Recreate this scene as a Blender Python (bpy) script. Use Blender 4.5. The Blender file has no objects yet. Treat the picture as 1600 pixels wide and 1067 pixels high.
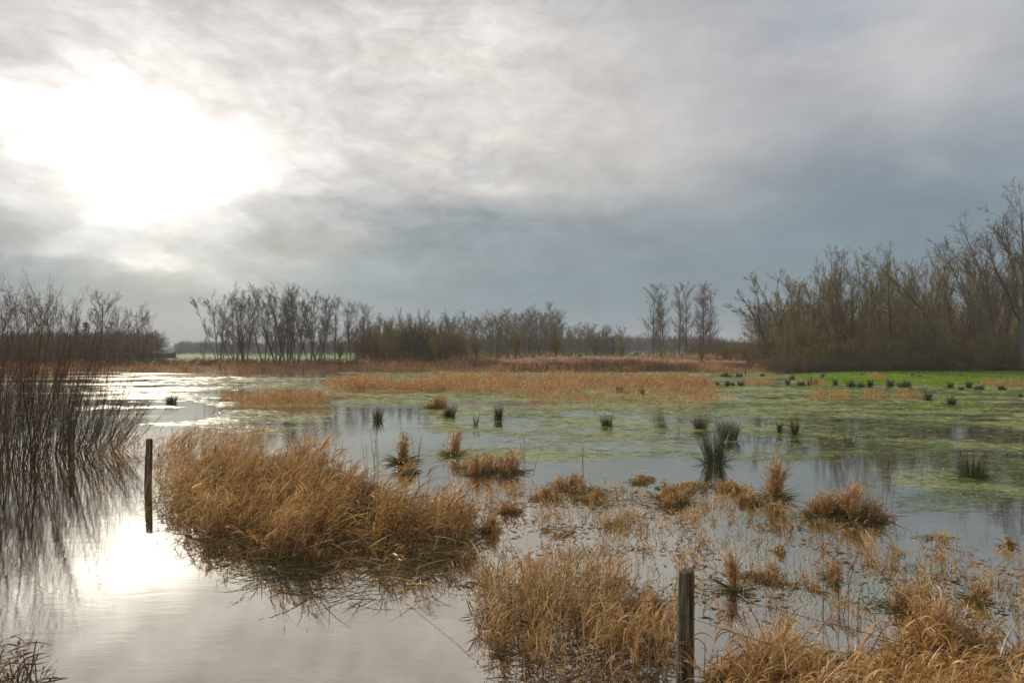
import bpy, math, random
import numpy as np
from math import radians as R, pi

random.seed(7)
rng = np.random.default_rng(7)
SC = bpy.context.scene
COL = SC.collection

# ------------------------------------------------------------------ camera
EYE = 2.4           # metres above the water
F = 1067.0          # focal length in photograph pixels (24 mm lens)
HOR = 550.0         # image row of the horizon
cam_d = bpy.data.cameras.new('camera')
cam = bpy.data.objects.new('camera', cam_d)
COL.objects.link(cam)
cam.location = (0, 0, EYE)
cam.rotation_euler = (R(90), 0, 0)
cam_d.lens = 24.0
cam_d.sensor_width = 36.0
cam_d.shift_y = (HOR - 533.5) / 1600.0
cam_d.clip_start = 0.05
cam_d.clip_end = 9000
SC.camera = cam

SC.view_settings.view_transform = 'Standard'
SC.view_settings.look = 'None'
SC.view_settings.exposure = 0.0
SC.view_settings.gamma = 1.0
SC.cycles.use_denoising = True
SC.cycles.max_bounces = 6
SC.cycles.diffuse_bounces = 2
SC.cycles.glossy_bounces = 3
SC.cycles.transmission_bounces = 2
SC.cycles.transparent_max_bounces = 4
SC.cycles.volume_bounces = 0
SC.cycles.sample_clamp_indirect = 3.0
SC.cycles.sample_clamp_direct = 8.0

# ------------------------------------------------------------------ sky
SUN_AZ = math.atan((205 - 800) / F)
SUN_EL = math.atan((550 - 235) / F * math.cos(SUN_AZ))

world = bpy.data.worlds.new('World')
SC.world = world
world.use_nodes = True
wt = world.node_tree
wt.nodes.clear()


class G:
    """small helper for writing node graphs"""
    def __init__(s, tree):
        s.t = tree

    def n(s, typ, **kw):
        nd = s.t.nodes.new(typ)
        for k, v in kw.items():
            setattr(nd, k, v)
        return nd

    def link(s, a, b):
        s.t.links.new(a, b)

    def put(s, sock, v):
        if isinstance(v, bpy.types.NodeSocket):
            s.t.links.new(v, sock)
        else:
            sock.default_value = v

    def m(s, op, a, b=None, c=None, clamp=False):
        nd = s.n('ShaderNodeMath', operation=op)
        nd.use_clamp = clamp
        s.put(nd.inputs[0], a)
        if b is not None:
            s.put(nd.inputs[1], b)
        if c is not None:
            s.put(nd.inputs[2], c)
        return nd.outputs[0]

    def v(s, op, a, b=None, out=0):
        nd = s.n('ShaderNodeVectorMath', operation=op)
        s.put(nd.inputs[0], a)
        if b is not None:
            if op == 'SCALE':
                s.put(nd.inputs['Scale'], b)
            else:
                s.put(nd.inputs[1], b)
        return nd.outputs[out]

    def comb(s, x, y, z):
        nd = s.n('ShaderNodeCombineXYZ')
        for i, q in enumerate((x, y, z)):
            s.put(nd.inputs[i], q)
        return nd.outputs[0]

    def sep(s, v_):
        nd = s.n('ShaderNodeSeparateXYZ')
        s.put(nd.inputs[0], v_)
        return nd.outputs

    def noise(s, vec, scale, detail=4, rough=0.5, dist=0.0, color=False):
        nd = s.n('ShaderNodeTexNoise')
        s.put(nd.inputs['Vector'], vec)
        nd.inputs['Scale'].default_value = scale
        nd.inputs['Detail'].default_value = detail
        nd.inputs['Roughness'].default_value = rough
        nd.inputs['Distortion'].default_value = dist
        return nd.outputs['Color' if color else 'Fac']

    def ramp(s, fac, stops, interp='LINEAR'):
        nd = s.n('ShaderNodeValToRGB')
        cr = nd.color_ramp
        cr.interpolation = interp
        while len(cr.elements) < len(stops):
            cr.elements.new(0.5)
        for e, (p, c) in zip(cr.elements, stops):
            e.position = p
            e.color = (*c, 1) if len(c) == 3 else c
        s.put(nd.inputs[0], fac)
        return nd.outputs[0]

    def smooth(s, x, a, b):
        nd = s.n('ShaderNodeMapRange', interpolation_type='SMOOTHSTEP')
        s.put(nd.inputs[0], x)
        nd.inputs[1].default_value = a
        nd.inputs[2].default_value = b
        return nd.outputs[0]

    def mix(s, f, a, b):
        nd = s.n('ShaderNodeMix', data_type='RGBA')
        s.put(nd.inputs[0], f)
        s.put(nd.inputs[6], a if isinstance(a, bpy.types.NodeSocket) else (*a, 1))
        s.put(nd.inputs[7], b if isinstance(b, bpy.types.NodeSocket) else (*b, 1))
        return nd.outputs[2]


g = G(wt)
tc = g.n('ShaderNodeTexCoord').outputs['Generated']
sx, sy, sz = g.sep(tc)
az = g.m('ARCTAN2', sx, sy)
el = g.m('ARCSINE', sz)
ab = g.m('ABSOLUTE', sz)
# cloud plane coordinates: clouds flatten towards the horizon
den = g.m('ADD', ab, 0.16)
cp = g.comb(g.m('DIVIDE', sx, den), g.m('DIVIDE', sy, den), 0.0)
sph = g.comb(g.m('MULTIPLY', az, 1.0), g.m('MULTIPLY', el, 1.9), 0.0)
wrp = g.v('SUBTRACT', g.noise(sph, 3.2, 5, 0.55, color=True), (0.5, 0.5, 0.5))
wrp2 = g.v('SUBTRACT', g.noise(sph, 13.0, 5, 0.6, color=True), (0.5, 0.5, 0.5))
uv = g.comb(az, el, 0.0)
uvw = g.v('ADD', uv, g.v('ADD', g.v('MULTIPLY', wrp, (0.20, 0.10, 0.0)), g.v('MULTIPLY', wrp2, (0.075, 0.045, 0.0))))

horizon_c = (0.235, 0.30, 0.335)
top_c = (0.385, 0.41, 0.455)
colr = g.mix(g.smooth(el, R(3), R(20)), horizon_c, top_c)


def sky_blob(px, py, rx, ry, rgb, warped=True):
    """a bright opening or a dark bank in the overcast, by direction"""
    a = math.atan((px - 800) / F)
    e = math.atan((550 - py) / F * math.cos(a))
    ra = rx / F * math.cos(a) ** 2
    re = ry / F * math.cos(a)
    q = g.v('MULTIPLY', g.v('SUBTRACT', uvw if warped else uv, (a, e, 0)), (1 / ra, 1 / re, 0))
    d2 = g.v('DOT_PRODUCT', q, q, out=1)
    gg = g.m('EXPONENT', g.m('MULTIPLY', d2, -1.0))
    return g.v('SCALE', rgb, gg)


BLOBS = [
    # veiled sun and its wide glow
    (190, 230, 200, 150, (0.34, 0.32, 0.30)),
    (200, 235, 170, 120, (0.42, 0.40, 0.37)),
    (290, 265, 170, 75, (0.35, 0.33, 0.31)),
    (205, 235, 85, 62, (1.7, 1.6, 1.42)),
    (340, 95, 600, 260, (0.33, 0.285, 0.24)),
    (820, 180, 330, 190, (0.21, 0.165, 0.105)),
    (640, 60, 280, 80, (0.10, 0.085, 0.07)),
    (300, 235, 400, 220, (0.11, 0.095, 0.075)),
    # darker banks and streaks
    (570, 150, 150, 26, (-0.17, -0.15, -0.12)),
    (395, 95, 60, 16, (-0.10, -0.09, -0.08)),
    (350, 15, 90, 26, (-0.13, -0.12, -0.11)),
    (105, 48, 70, 16, (-0.16, -0.16, -0.16)),
    (0, 78, 60, 22, (-0.20, -0.21, -0.21)),
    (60, 440, 270, 52, (-0.14, -0.10, -0.08)),
    (20, 345, 50, 30, (-0.10, -0.11, -0.11)),
    (440, 380, 110, 26, (-0.06, -0.09, -0.11)),
    (700, 350, 260, 42, (-0.17, -0.14, -0.11)),
    (560, 440, 330, 60, (-0.06, -0.03, -0.01)),
    (740, 245, 55, 26, (-0.10, -0.06, -0.03)),
    (1000, 410, 420, 100, (-0.055, -0.045, -0.035)),
    (1330, 270, 260, 90, (-0.10, -0.09, -0.08)),
    (1560, 420, 260, 160, (-0.06, -0.05, -0.04)),
    # lighter tops and holes
    (262, 404, 80, 17, (0.42, 0.38, 0.33)),
    (75, 392, 60, 14, (0.20, 0.18, 0.15)),
    (330, 440, 240, 30, (0.16, 0.13, 0.09)),
    (290, 500, 260, 28, (0.10, 0.085, 0.06)),
    (540, 375, 60, 30, (0.16, 0.14, 0.10)),
    (490, 410, 80, 18, (0.14, 0.12, 0.08)),
    (665, 250, 50, 26, (0.10, 0.08, 0.06)),
    (800, 222, 70, 16, (0.12, 0.10, 0.08)),
    (800, 290, 120, 14, (0.13, 0.11, 0.08)),
    (1020, 230, 120, 40, (0.08, 0.065, 0.05)),
    (1130, 330, 60, 24, (0.05, 0.045, 0.04)),
    (1240, 90, 60, 18, (0.06, 0.055, 0.045)),
    (1440, 60, 150, 110, (0.19, 0.17, 0.14)),
    (1300, 20, 90, 26, (-0.05, -0.03, 0.0)),
    (1450, 250, 50, 24, (0.07, 0.065, 0.055)),
]
tot = colr
for b in BLOBS:
    tot = g.v('ADD', tot, sky_blob(*b))
# the half of the sky behind the camera is evenly bright overcast; so is the zenith
back = g.smooth(sy, 0.25, -0.6)
tot = g.v('ADD', tot, g.v('SCALE', (0.08, 0.08, 0.08), back))
zen = g.smooth(el, R(27), R(60))
tot = g.v('ADD', tot, g.v('SCALE', (0.16, 0.155, 0.15), zen))
# billow texture, multiplying
f1 = g.noise(sph, 5.5, 9, 0.56, 0.25)
f2 = g.noise(cp, 1.1, 8, 0.58, 0.4)
ff = g.m('ADD', g.m('MULTIPLY', g.m('SUBTRACT', f1, 0.5), 0.55), g.m('MULTIPLY', g.m('SUBTRACT', f2, 0.5), 0.34))
calm = g.m('SUBTRACT', 1.0, g.m('MULTIPLY', g.smooth(az, R(2), R(22)), 0.55))
low = g.smooth(el, R(1), R(9))
ff = g.m('MULTIPLY', g.m('MULTIPLY', ff, calm), g.m('ADD', 0.35, g.m('MULTIPLY', low, 0.65)))
# torn wisps, crisper, mostly in the brighter left and upper part
rot = g.n('ShaderNodeMapping')
rot.inputs['Rotation'].default_value = (0, 0, R(-24))
rot.inputs['Scale'].default_value = (1.0, 1.6, 1.0)
g.link(g.v('ADD', sph, g.v('MULTIPLY', wrp, (0.35, 0.25, 0.0))), rot.inputs['Vector'])
w1 = g.noise(rot.outputs[0], 5.2, 10, 0.62, 0.5)
w2 = g.noise(sph, 21.0, 8, 0.62, 0.35)
wis = g.m('ADD', g.m('MULTIPLY', g.m('SUBTRACT', g.smooth(w1, 0.36, 0.66), 0.5), 0.20), g.m('MULTIPLY', g.m('SUBTRACT', w2, 0.5), 0.20))
wism = g.m('MULTIPLY', g.m('SUBTRACT', 1.0, g.m('MULTIPLY', g.smooth(az, R(-4), R(20)), 0.72)), g.smooth(el, R(2), R(12)))
bi1 = g.m('ABSOLUTE', g.m('SUBTRACT', g.noise(g.v('ADD', sph, g.v('MULTIPLY', wrp2, (0.10, 0.10, 0.0))), 6.5, 7, 0.55, 0.3), 0.5))
bi2 = g.m('ABSOLUTE', g.m('SUBTRACT', g.noise(sph, 17.0, 6, 0.55, 0.3), 0.5))
puff = g.m('ADD', g.m('MULTIPLY', g.m('SUBTRACT', bi1, 0.07), 1.15), g.m('MULTIPLY', g.m('SUBTRACT', bi2, 0.07), 0.5))
puffm = g.m('MULTIPLY', g.m('SUBTRACT', 1.0, g.m('MULTIPLY', g.smooth(az, R(-14), R(20)), 0.75)), g.smooth(el, R(0), R(6)))
ff = g.m('ADD', ff, g.m('ADD', g.m('MULTIPLY', wis, wism), g.m('MULTIPLY', puff, puffm)))
tot = g.v('SCALE', tot, g.m('ADD', 1.0, ff))
tot = g.v('MAXIMUM', tot, (0.05, 0.055, 0.06))
nish = g.n('ShaderNodeTexSky', sky_type='NISHITA')
nish.sun_disc = False
nish.sun_elevation = SUN_EL
nish.sun_rotation = SUN_AZ
nish.air_density = 1.0
nish.dust_density = 2.0
bg1 = g.n('ShaderNodeBackground')
g.link(nish.outputs[0], bg1.inputs[0])
bg1.inputs[1].default_value = 0.05
bg2 = g.n('ShaderNodeBackground')
g.link(tot, bg2.inputs[0])
bg2.inputs[1].default_value = 1.0
mixs = g.n('ShaderNodeMixShader')
mixs.inputs[0].default_value = 0.96       # cloud cover
g.link(bg1.outputs[0], mixs.inputs[1])
g.link(bg2.outputs[0], mixs.inputs[2])
wo = g.n('ShaderNodeOutputWorld')
g.link(mixs.outputs[0], wo.inputs[0])

# ------------------------------------------------------------------ sun behind thin cloud
sd = bpy.data.lights.new('sun', 'SUN')
sd.energy = 4.2
sd.angle = R(2.5)
sd.color = (1.0, 0.86, 0.68)
sun = bpy.data.objects.new('sun', sd)
COL.objects.link(sun)
sun.rotation_euler = (R(90) - SUN_EL, 0, pi - SUN_AZ)
sun.location = (0, 0, 60)
# a SUN points along -Z; this turns it from the sun's side towards the marsh
from mathutils import Vector
dsun = Vector((math.sin(SUN_AZ) * math.cos(SUN_EL), math.cos(SUN_AZ) * math.cos(SUN_EL), math.sin(SUN_EL)))
sun.rotation_euler = dsun.to_track_quat('Z', 'Y').to_euler()


# ------------------------------------------------------------------ noise in numpy
_tab = np.random.default_rng(99).random((256, 256))


def vnoise(x, y):
    xi = np.floor(x).astype(int)
    yi = np.floor(y).astype(int)
    fx = x - xi
    fy = y - yi
    fx = fx * fx * (3 - 2 * fx)
    fy = fy * fy * (3 - 2 * fy)
    a = _tab[xi % 256, yi % 256]
    b = _tab[(xi + 1) % 256, yi % 256]
    c = _tab[xi % 256, (yi + 1) % 256]
    d = _tab[(xi + 1) % 256, (yi + 1) % 256]
    return (a * (1 - fx) + b * fx) * (1 - fy) + (c * (1 - fx) + d * fx) * fy


def fbm(x, y, o=4):
    s = 0
    a = 0.5
    t = 0
    for i in range(o):
        s = s + a * vnoise(x * 2 ** i + 17.3 * i, y * 2 ** i + 9.1 * i)
        t += a
        a *= 0.5
    return s / t


def sm(x, a, b):
    """smooth step from a to b (a may be the larger)"""
    t = np.clip((np.asarray(x, float) - a) / (b - a), 0, 1)
    return t * t * (3 - 2 * t)


def W(px, py, z=0.0):
    """where the photograph's (px, py) meets the level z"""
    D = (EYE - z) * F / (py - HOR)
    return ((px - 800) / F * D, D)


def ground_h(x, y):
    x = np.asarray(x, float)
    y = np.asarray(y, float)
    D = np.maximum(y, 3.0)
    px = 800 + F * x / D
    h = -0.28 + 0.68 * sm(y, 75, 88)
    right = sm(px, 1130, 1330)
    h = np.maximum(h, -0.28 + right * 0.42 * sm(y, 34, 58) + right * 0.12 * sm(y, 60, 74))
    # marshy shallows in the near middle and right
    sh = sm(px, 640, 860) * (1 - sm(y, 11.5, 14.0)) * sm(y, 3.0, 5.5)
    h = np.maximum(h, -0.28 + 0.22 * sh)
    # the bank the photographer stands on
    yb = 4.4 - 0.9 * sm(-x, 0, 2.6) + 0.25 * sm(x, 1, 3.5)
    bank = 1 - sm(y, yb - 1.1, yb + 0.35)
    h = np.maximum(h, -0.28 + 0.62 * bank)
    h = h + (fbm(x * 0.9, y * 0.9, 4) - 0.5) * 0.09 * (0.35 + sm(h, -0.2, 0.3))
    h = h + sm(y, 150, 900) * 1.0 + sm(y, 900, 2400) * 6
    return h


# ------------------------------------------------------------------ mesh building
class MB:
    """collects quads"""
    def __init__(s):
        s.v = []
        s.f = []
        s.m = []
        s.n = 0

    def add(s, verts, faces, mat=0):
        verts = np.asarray(verts, float).reshape(-1, 3)
        faces = np.asarray(faces, np.int64).reshape(-1, 4)
        s.v.append(verts)
        s.f.append(faces + s.n)
        s.m.append(np.full(len(faces), mat, np.int32))
        s.n += len(verts)

    def mesh(s, name, mats, smooth=False):
        v = np.concatenate(s.v).astype(np.float32)
        f = np.concatenate(s.f).astype(np.int32)
        mi = np.concatenate(s.m)
        me = bpy.data.meshes.new(name)
        me.vertices.add(len(v))
        me.vertices.foreach_set('co', v.ravel())
        me.loops.add(f.size)
        me.loops.foreach_set('vertex_index', f.ravel())
        me.polygons.add(len(f))
        me.polygons.foreach_set('loop_start', np.arange(0, f.size, 4, dtype=np.int32))
        me.polygons.foreach_set('loop_total', np.full(len(f), 4, np.int32))
        me.polygons.foreach_set('material_index', mi)
        if smooth:
            me.polygons.foreach_set('use_smooth', np.ones(len(f), bool))
        for m_ in (mats if isinstance(mats, (list, tuple)) else [mats]):
            me.materials.append(m_)
        me.update(calc_edges=True)
        me.validate()
        return me


def link(name, data, parent=None, loc=None):
    o = bpy.data.objects.new(name, data)
    COL.objects.link(o)
    if parent is not None:
        o.parent = parent
    if loc is not None:
        o.location = loc
    return o


def tag(o, label, cat=None, group=None, kind=None):
    o['label'] = label
    if cat:
        o['category'] = cat
    if group:
        o['group'] = group
    if kind:
        o['kind'] = kind
    return o


def unit(a):
    return a / np.maximum(np.linalg.norm(a, axis=-1, keepdims=True), 1e-9)


def curves(P0, head, tilt, bend, L, S, pw=1.0):
    """blade centre lines: start, compass heading, tilt from upright, further bend over the length"""
    N = len(P0)
    pts = np.zeros((N, S + 1, 3))
    pts[:, 0] = P0
    for k in range(S):
        t = ((k + 0.5) / S) ** pw
        a = tilt + bend * t
        d = np.stack([np.cos(head) * np.sin(a), np.sin(head) * np.sin(a), np.cos(a)], 1)
        pts[:, k + 1] = pts[:, k] + d * (L / S)[:, None]
    return pts


def ribbons(mb, pts, wid, mat=0, tip=0.15, mid=1.0):
    N, S1, _ = pts.shape
    tan = np.gradient(pts, axis=1)
    r = rng.normal(size=(N, 1, 3))
    r[:, :, 2] *= 0.4
    side = unit(np.cross(tan, np.broadcast_to(r, tan.shape)))
    t = np.linspace(0, 1, S1)
    prof = np.minimum(1.0, 0.55 + 2.2 * t) * (1 - (1 - tip) * t ** 2)
    w = wid[:, None] * prof[None, :] * 0.5
    a = pts + side * w[..., None]
    b = pts - side * w[..., None]
    v = np.stack([a, b], 2).reshape(N, S1 * 2, 3)
    base = (np.arange(N) * S1 * 2)[:, None]
    k = np.arange(S1 - 1)[None, :] * 2
    f = np.stack([base + k, base + k + 1, base + k + 3, base + k + 2], -1)
    mb.add(v, f, mat)


def tubes(mb, pts, rad, sides=4, mat=0):
    N, S1, _ = pts.shape
    tan = unit(np.gradient(pts, axis=1))
    ref = np.zeros_like(tan)
    ref[..., 0] = 1.0
    alt = np.abs(tan[..., 0]) > 0.9
    ref[alt] = (0, 1, 0)
    u = unit(np.cross(tan, ref))
    w = np.cross(tan, u)
    ang = np.arange(sides) * 2 * pi / sides
    ring = u[:, :, None] * np.cos(ang)[None, None, :, None] + w[:, :, None] * np.sin(ang)[None, None, :, None]
    v = pts[:, :, None] + ring * rad[:, :, None, None]
    base = (np.arange(N) * S1 * sides)[:, None, None]
    k = (np.arange(S1 - 1) * sides)[None, :, None]
    i = np.arange(sides)[None, None, :]
    j = (i + 1) % sides
    f = np.stack([base + k + i, base + k + j, base + k + sides + j, base + k + sides + i], -1)
    mb.add(v.reshape(-1, 3), f, mat)


def at_t(pts, t):
    """point and direction on each polyline at fraction t (one t per line)"""
    N, S1, _ = pts.shape
    q = np.clip(t, 0, 0.9999) * (S1 - 1)
    i = q.astype(int)
    fr = (q - i)[:, None]
    n = np.arange(N)
    a = pts[n, i]
    b = pts[n, i + 1]
    return a * (1 - fr) + b * fr, unit(b - a)


# ------------------------------------------------------------------ materials
def new_mat(name):
    m = bpy.data.materials.new(name)
    m.use_nodes = True
    m.node_tree.nodes.clear()
    return m, G(m.node_tree)


def blade_mat(name, stops, trans=0.35, rough=0.5, spec=0.35, patch=0.0, patch_col=(0.1, 0.1, 0.03)):
    """thin plant matter; each blade takes its own tone from the ramp"""
    m, q = new_mat(name)
    geo = q.n('ShaderNodeNewGeometry')
    rnd = geo.outputs['Random Per Island']
    pos = q.n('ShaderNodeTexCoord').outputs['Object']
    nz = q.noise(pos, 1.3, 3, 0.6)
    fac = q.m('ADD', q.m('MULTIPLY', rnd, 0.72), q.m('MULTIPLY', q.m('SUBTRACT', nz, 0.32), 0.75), clamp=True)
    c = q.ramp(fac, stops)
    if patch > 0:
        c = q.mix(q.m('MULTIPLY', q.smooth(q.noise(pos, 2.1, 3, 0.6), 0.52, 0.66), patch), c, patch_col)
    p = q.n('ShaderNodeBsdfPrincipled')
    q.link(c, p.inputs['Base Color'])
    p.inputs['Roughness'].default_value = rough
    p.inputs['Specular IOR Level'].default_value = spec
    tr = q.n('ShaderNodeBsdfTranslucent')
    q.link(c, tr.inputs['Color'])
    mx = q.n('ShaderNodeMixShader')
    mx.inputs[0].default_value = trans
    q.link(p.outputs[0], mx.inputs[1])
    q.link(tr.outputs[0], mx.inputs[2])
    out = q.n('ShaderNodeOutputMaterial')
    q.link(mx.outputs[0], out.inputs[0])
    return m


def bark_mat(name, c1, c2, scale=8.0, rough=0.9):
    m, q = new_mat(name)
    pos = q.n('ShaderNodeTexCoord').outputs['Object']
    rnd = q.n('ShaderNodeNewGeometry').outputs['Random Per Island']
    nz = q.noise(q.v('MULTIPLY', pos, (1, 1, 0.35)), scale, 5, 0.6)
    f = q.m('ADD', q.m('MULTIPLY', nz, 0.6), q.m('MULTIPLY', rnd, 0.5))
    c = q.ramp(f, [(0.25, c1), (0.8, c2)])
    p = q.n('ShaderNodeBsdfPrincipled')
    q.link(c, p.inputs['Base Color'])
    p.inputs['Roughness'].default_value = rough
    p.inputs['Specular IOR Level'].default_value = 0.2
    bmp = q.n('ShaderNodeBump')
    bmp.inputs['Strength'].default_value = 0.6
    bmp.inputs['Distance'].default_value = 0.02
    q.link(nz, bmp.inputs['Height'])
    q.link(bmp.outputs[0], p.inputs['Normal'])
    out = q.n('ShaderNodeOutputMaterial')
    q.link(p.outputs[0], out.inputs[0])
    return m


STRAW = blade_mat('straw_grass', [(0.0, (0.08, 0.040, 0.014)), (0.25, (0.27, 0.14, 0.042)), (0.55, (0.52, 0.29, 0.095)), (0.8, (0.74, 0.48, 0.20)), (1.0, (0.90, 0.72, 0.43))],
                  trans=0.30, rough=0.55, spec=0.4, patch=0.35, patch_col=(0.15, 0.12, 0.04))
STRAW_FAR = blade_mat('russet_grass', [(0.0, (0.12, 0.062, 0.025)), (0.3, (0.33, 0.17, 0.062)), (0.65, (0.56, 0.31, 0.12)), (1.0, (0.78, 0.53, 0.26))],
                      trans=0.4, rough=0.5, spec=0.3)
STRAW_PALE = blade_mat('bleached_grass', [(0.0, (0.08, 0.040, 0.014)), (0.28, (0.30, 0.16, 0.05)), (0.55, (0.57, 0.33, 0.115)), (1.0, (0.92, 0.72, 0.41))],
                       trans=0.30, rough=0.55, spec=0.35)
SODDEN = blade_mat('sodden_leaves', [(0.0, (0.045, 0.025, 0.012)), (0.45, (0.13, 0.075, 0.028)), (0.7, (0.34, 0.20, 0.07)), (1.0, (0.52, 0.34, 0.15))],
                   trans=0.2, rough=0.6, spec=0.25)
OLIVE = blade_mat('olive_blades', [(0.0, (0.05, 0.05, 0.015)), (0.5, (0.14, 0.12, 0.04)), (1.0, (0.30, 0.24, 0.09))],
                  trans=0.3, rough=0.4, spec=0.4)
RUSH = blade_mat('rush_stems', [(0.0, (0.018, 0.028, 0.012)), (0.5, (0.045, 0.065, 0.022)), (0.85, (0.10, 0.12, 0.04)), (1.0, (0.30, 0.24, 0.12))],
                 trans=0.12, rough=0.4, spec=0.4)
GREENB = blade_mat('green_shoots', [(0.0, (0.05, 0.10, 0.02)), (0.5, (0.10, 0.20, 0.03)), (1.0, (0.22, 0.32, 0.06))],
                   trans=0.4, rough=0.45, spec=0.4)
WEED = blade_mat('floating_grass', [(0.0, (0.12, 0.15, 0.035)), (0.22, (0.30, 0.35, 0.07)), (0.5, (0.52, 0.58, 0.13)), (0.8, (0.86, 0.86, 0.36)), (1.0, (0.56, 0.42, 0.20))],
                 trans=0.1, rough=0.34, spec=0.6)
WEED_DARK = blade_mat('drowned_grass', [(0.0, (0.03, 0.045, 0.012)), (0.5, (0.13, 0.20, 0.025)), (1.0, (0.30, 0.43, 0.05))],
                      trans=0.1, rough=0.4, spec=0.5)
REED = blade_mat('reed_stems', [(0.0, (0.22, 0.11, 0.055)), (0.5, (0.40, 0.22, 0.11)), (1.0, (0.58, 0.38, 0.22))],
                 trans=0.35, rough=0.5, spec=0.3)
PLUME = blade_mat('reed_plumes', [(0.0, (0.34, 0.22, 0.14)), (1.0, (0.66, 0.52, 0.38))], trans=0.45, rough=0.6, spec=0.2)
MEADOW = blade_mat('meadow_grass', [(0.0, (0.06, 0.10, 0.008)), (0.5, (0.19, 0.33, 0.008)), (1.0, (0.38, 0.52, 0.02))],
                   trans=0.4, rough=0.5, spec=0.3)
BARK = bark_mat('grey_bark', (0.06, 0.05, 0.038), (0.20, 0.165, 0.12))
BARK_OL = bark_mat('olive_bark', (0.09, 0.08, 0.04), (0.30, 0.26, 0.13))
TWIG = bark_mat('grey_brown_twigs', (0.11, 0.082, 0.052), (0.30, 0.225, 0.15))
TWIG_OL = bark_mat('olive_twigs', (0.11, 0.09, 0.02), (0.36, 0.28, 0.06))
TWIG_BR = bark_mat('brown_twigs', (0.08, 0.05, 0.022), (0.30, 0.185, 0.075))
TWIG_RED = bark_mat('rusty_twigs', (0.10, 0.035, 0.025), (0.22, 0.09, 0.06))
WILLOW = bark_mat('willow_shoots', (0.06, 0.040, 0.024), (0.22, 0.14, 0.075), 20)
CONIF = blade_mat('conifer_needles', [(0.0, (0.02, 0.035, 0.018)), (1.0, (0.06, 0.08, 0.035))], trans=0.1)

# weathered wood
POSTM, q = new_mat('weathered_post')
pos = q.n('ShaderNodeTexCoord').outputs['Object']
grain = q.noise(q.v('MULTIPLY', pos, (34, 34, 2.2)), 1.0, 6, 0.65, 0.3)
blot = q.noise(q.v('MULTIPLY', pos, (9, 9, 5)), 1.0, 4, 0.6)
c = q.ramp(grain, [(0.36, (0.012, 0.009, 0.006)), (0.5, (0.09, 0.062, 0.032)), (0.64, (0.30, 0.23, 0.13))])
c = q.mix(q.m('MULTIPLY', q.smooth(blot, 0.5, 0.68), 0.75), c, (0.075, 0.08, 0.03))
p = q.n('ShaderNodeBsdfPrincipled')
q.link(c, p.inputs['Base Color'])
p.inputs['Roughness'].default_value = 0.85
bmp = q.n('ShaderNodeBump')
bmp.inputs['Strength'].default_value = 0.9
bmp.inputs['Distance'].default_value = 0.03
q.link(grain, bmp.inputs['Height'])
q.link(bmp.outputs[0], p.inputs['Normal'])
q.link(p.outputs[0], q.n('ShaderNodeOutputMaterial').inputs[0])

RUST, q = new_mat('rusty_wire')
pos = q.n('ShaderNodeTexCoord').outputs['Object']
c = q.ramp(q.noise(pos, 60, 3), [(0.3, (0.05, 0.03, 0.02)), (0.7, (0.20, 0.11, 0.06))])
p = q.n('ShaderNodeBsdfPrincipled')
q.link(c, p.inputs['Base Color'])
p.inputs['Roughness'].default_value = 0.7
p.inputs['Metallic'].default_value = 0.3
q.link(p.outputs[0], q.n('ShaderNodeOutputMaterial').inputs[0])

# ground: mud and dead litter by the water, grass on the meadows
GROUND, q = new_mat('marsh_ground')
pos = q.n('ShaderNodeTexCoord').outputs['Object']
px_, py_, pz_ = q.sep(pos)
n1 = q.noise(pos, 0.35, 5, 0.6)
n2 = q.noise(pos, 9.0, 5, 0.65)
n3 = q.noise(q.v('MULTIPLY', pos, (0.25, 1.0, 1)), 0.8, 5, 0.6)
mud = q.ramp(n2, [(0.3, (0.035, 0.025, 0.014)), (0.55, (0.10, 0.068, 0.035)), (0.75, (0.20, 0.13, 0.065))])
green = q.ramp(n3, [(0.3, (0.06, 0.085, 0.012)), (0.5, (0.13, 0.22, 0.008)), (0.7, (0.22, 0.31, 0.02))])
rus = q.ramp(n2, [(0.3, (0.12, 0.065, 0.03)), (0.7, (0.30, 0.17, 0.08))])
ratio = q.m('DIVIDE', px_, q.m('MAXIMUM', py_, 3.0))
isr = q.smooth(q.m('ADD', ratio, q.m('MULTIPLY', q.m('SUBTRACT', n1, 0.5), 0.15)), 0.30, 0.44)
above = q.smooth(pz_, 0.0, 0.05)
near_ok = q.smooth(py_, 25.0, 40.0)
gfac = q.m('MULTIPLY', q.m('MULTIPLY', isr, above), near_ok)
farf = q.smooth(q.m('ADD', py_, q.m('MULTIPLY', q.m('SUBTRACT', n1, 0.5), 60)), 130.0, 160.0)
c = q.mix(q.smooth(py_, 60, 80), mud, rus)
c = q.mix(q.m('MAXIMUM', gfac, farf), c, green)
p = q.n('ShaderNodeBsdfPrincipled')
q.link(c, p.inputs['Base Color'])
p.inputs['Roughness'].default_value = 0.9
p.inputs['Specular IOR Level'].default_value = 0.03
bmp = q.n('ShaderNodeBump')
bmp.inputs['Strength'].default_value = 0.5
bmp.inputs['Distance'].default_value = 0.05
q.link(n2, bmp.inputs['Height'])
q.link(bmp.outputs[0], p.inputs['Normal'])
q.link(p.outputs[0], q.n('ShaderNodeOutputMaterial').inputs[0])

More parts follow.
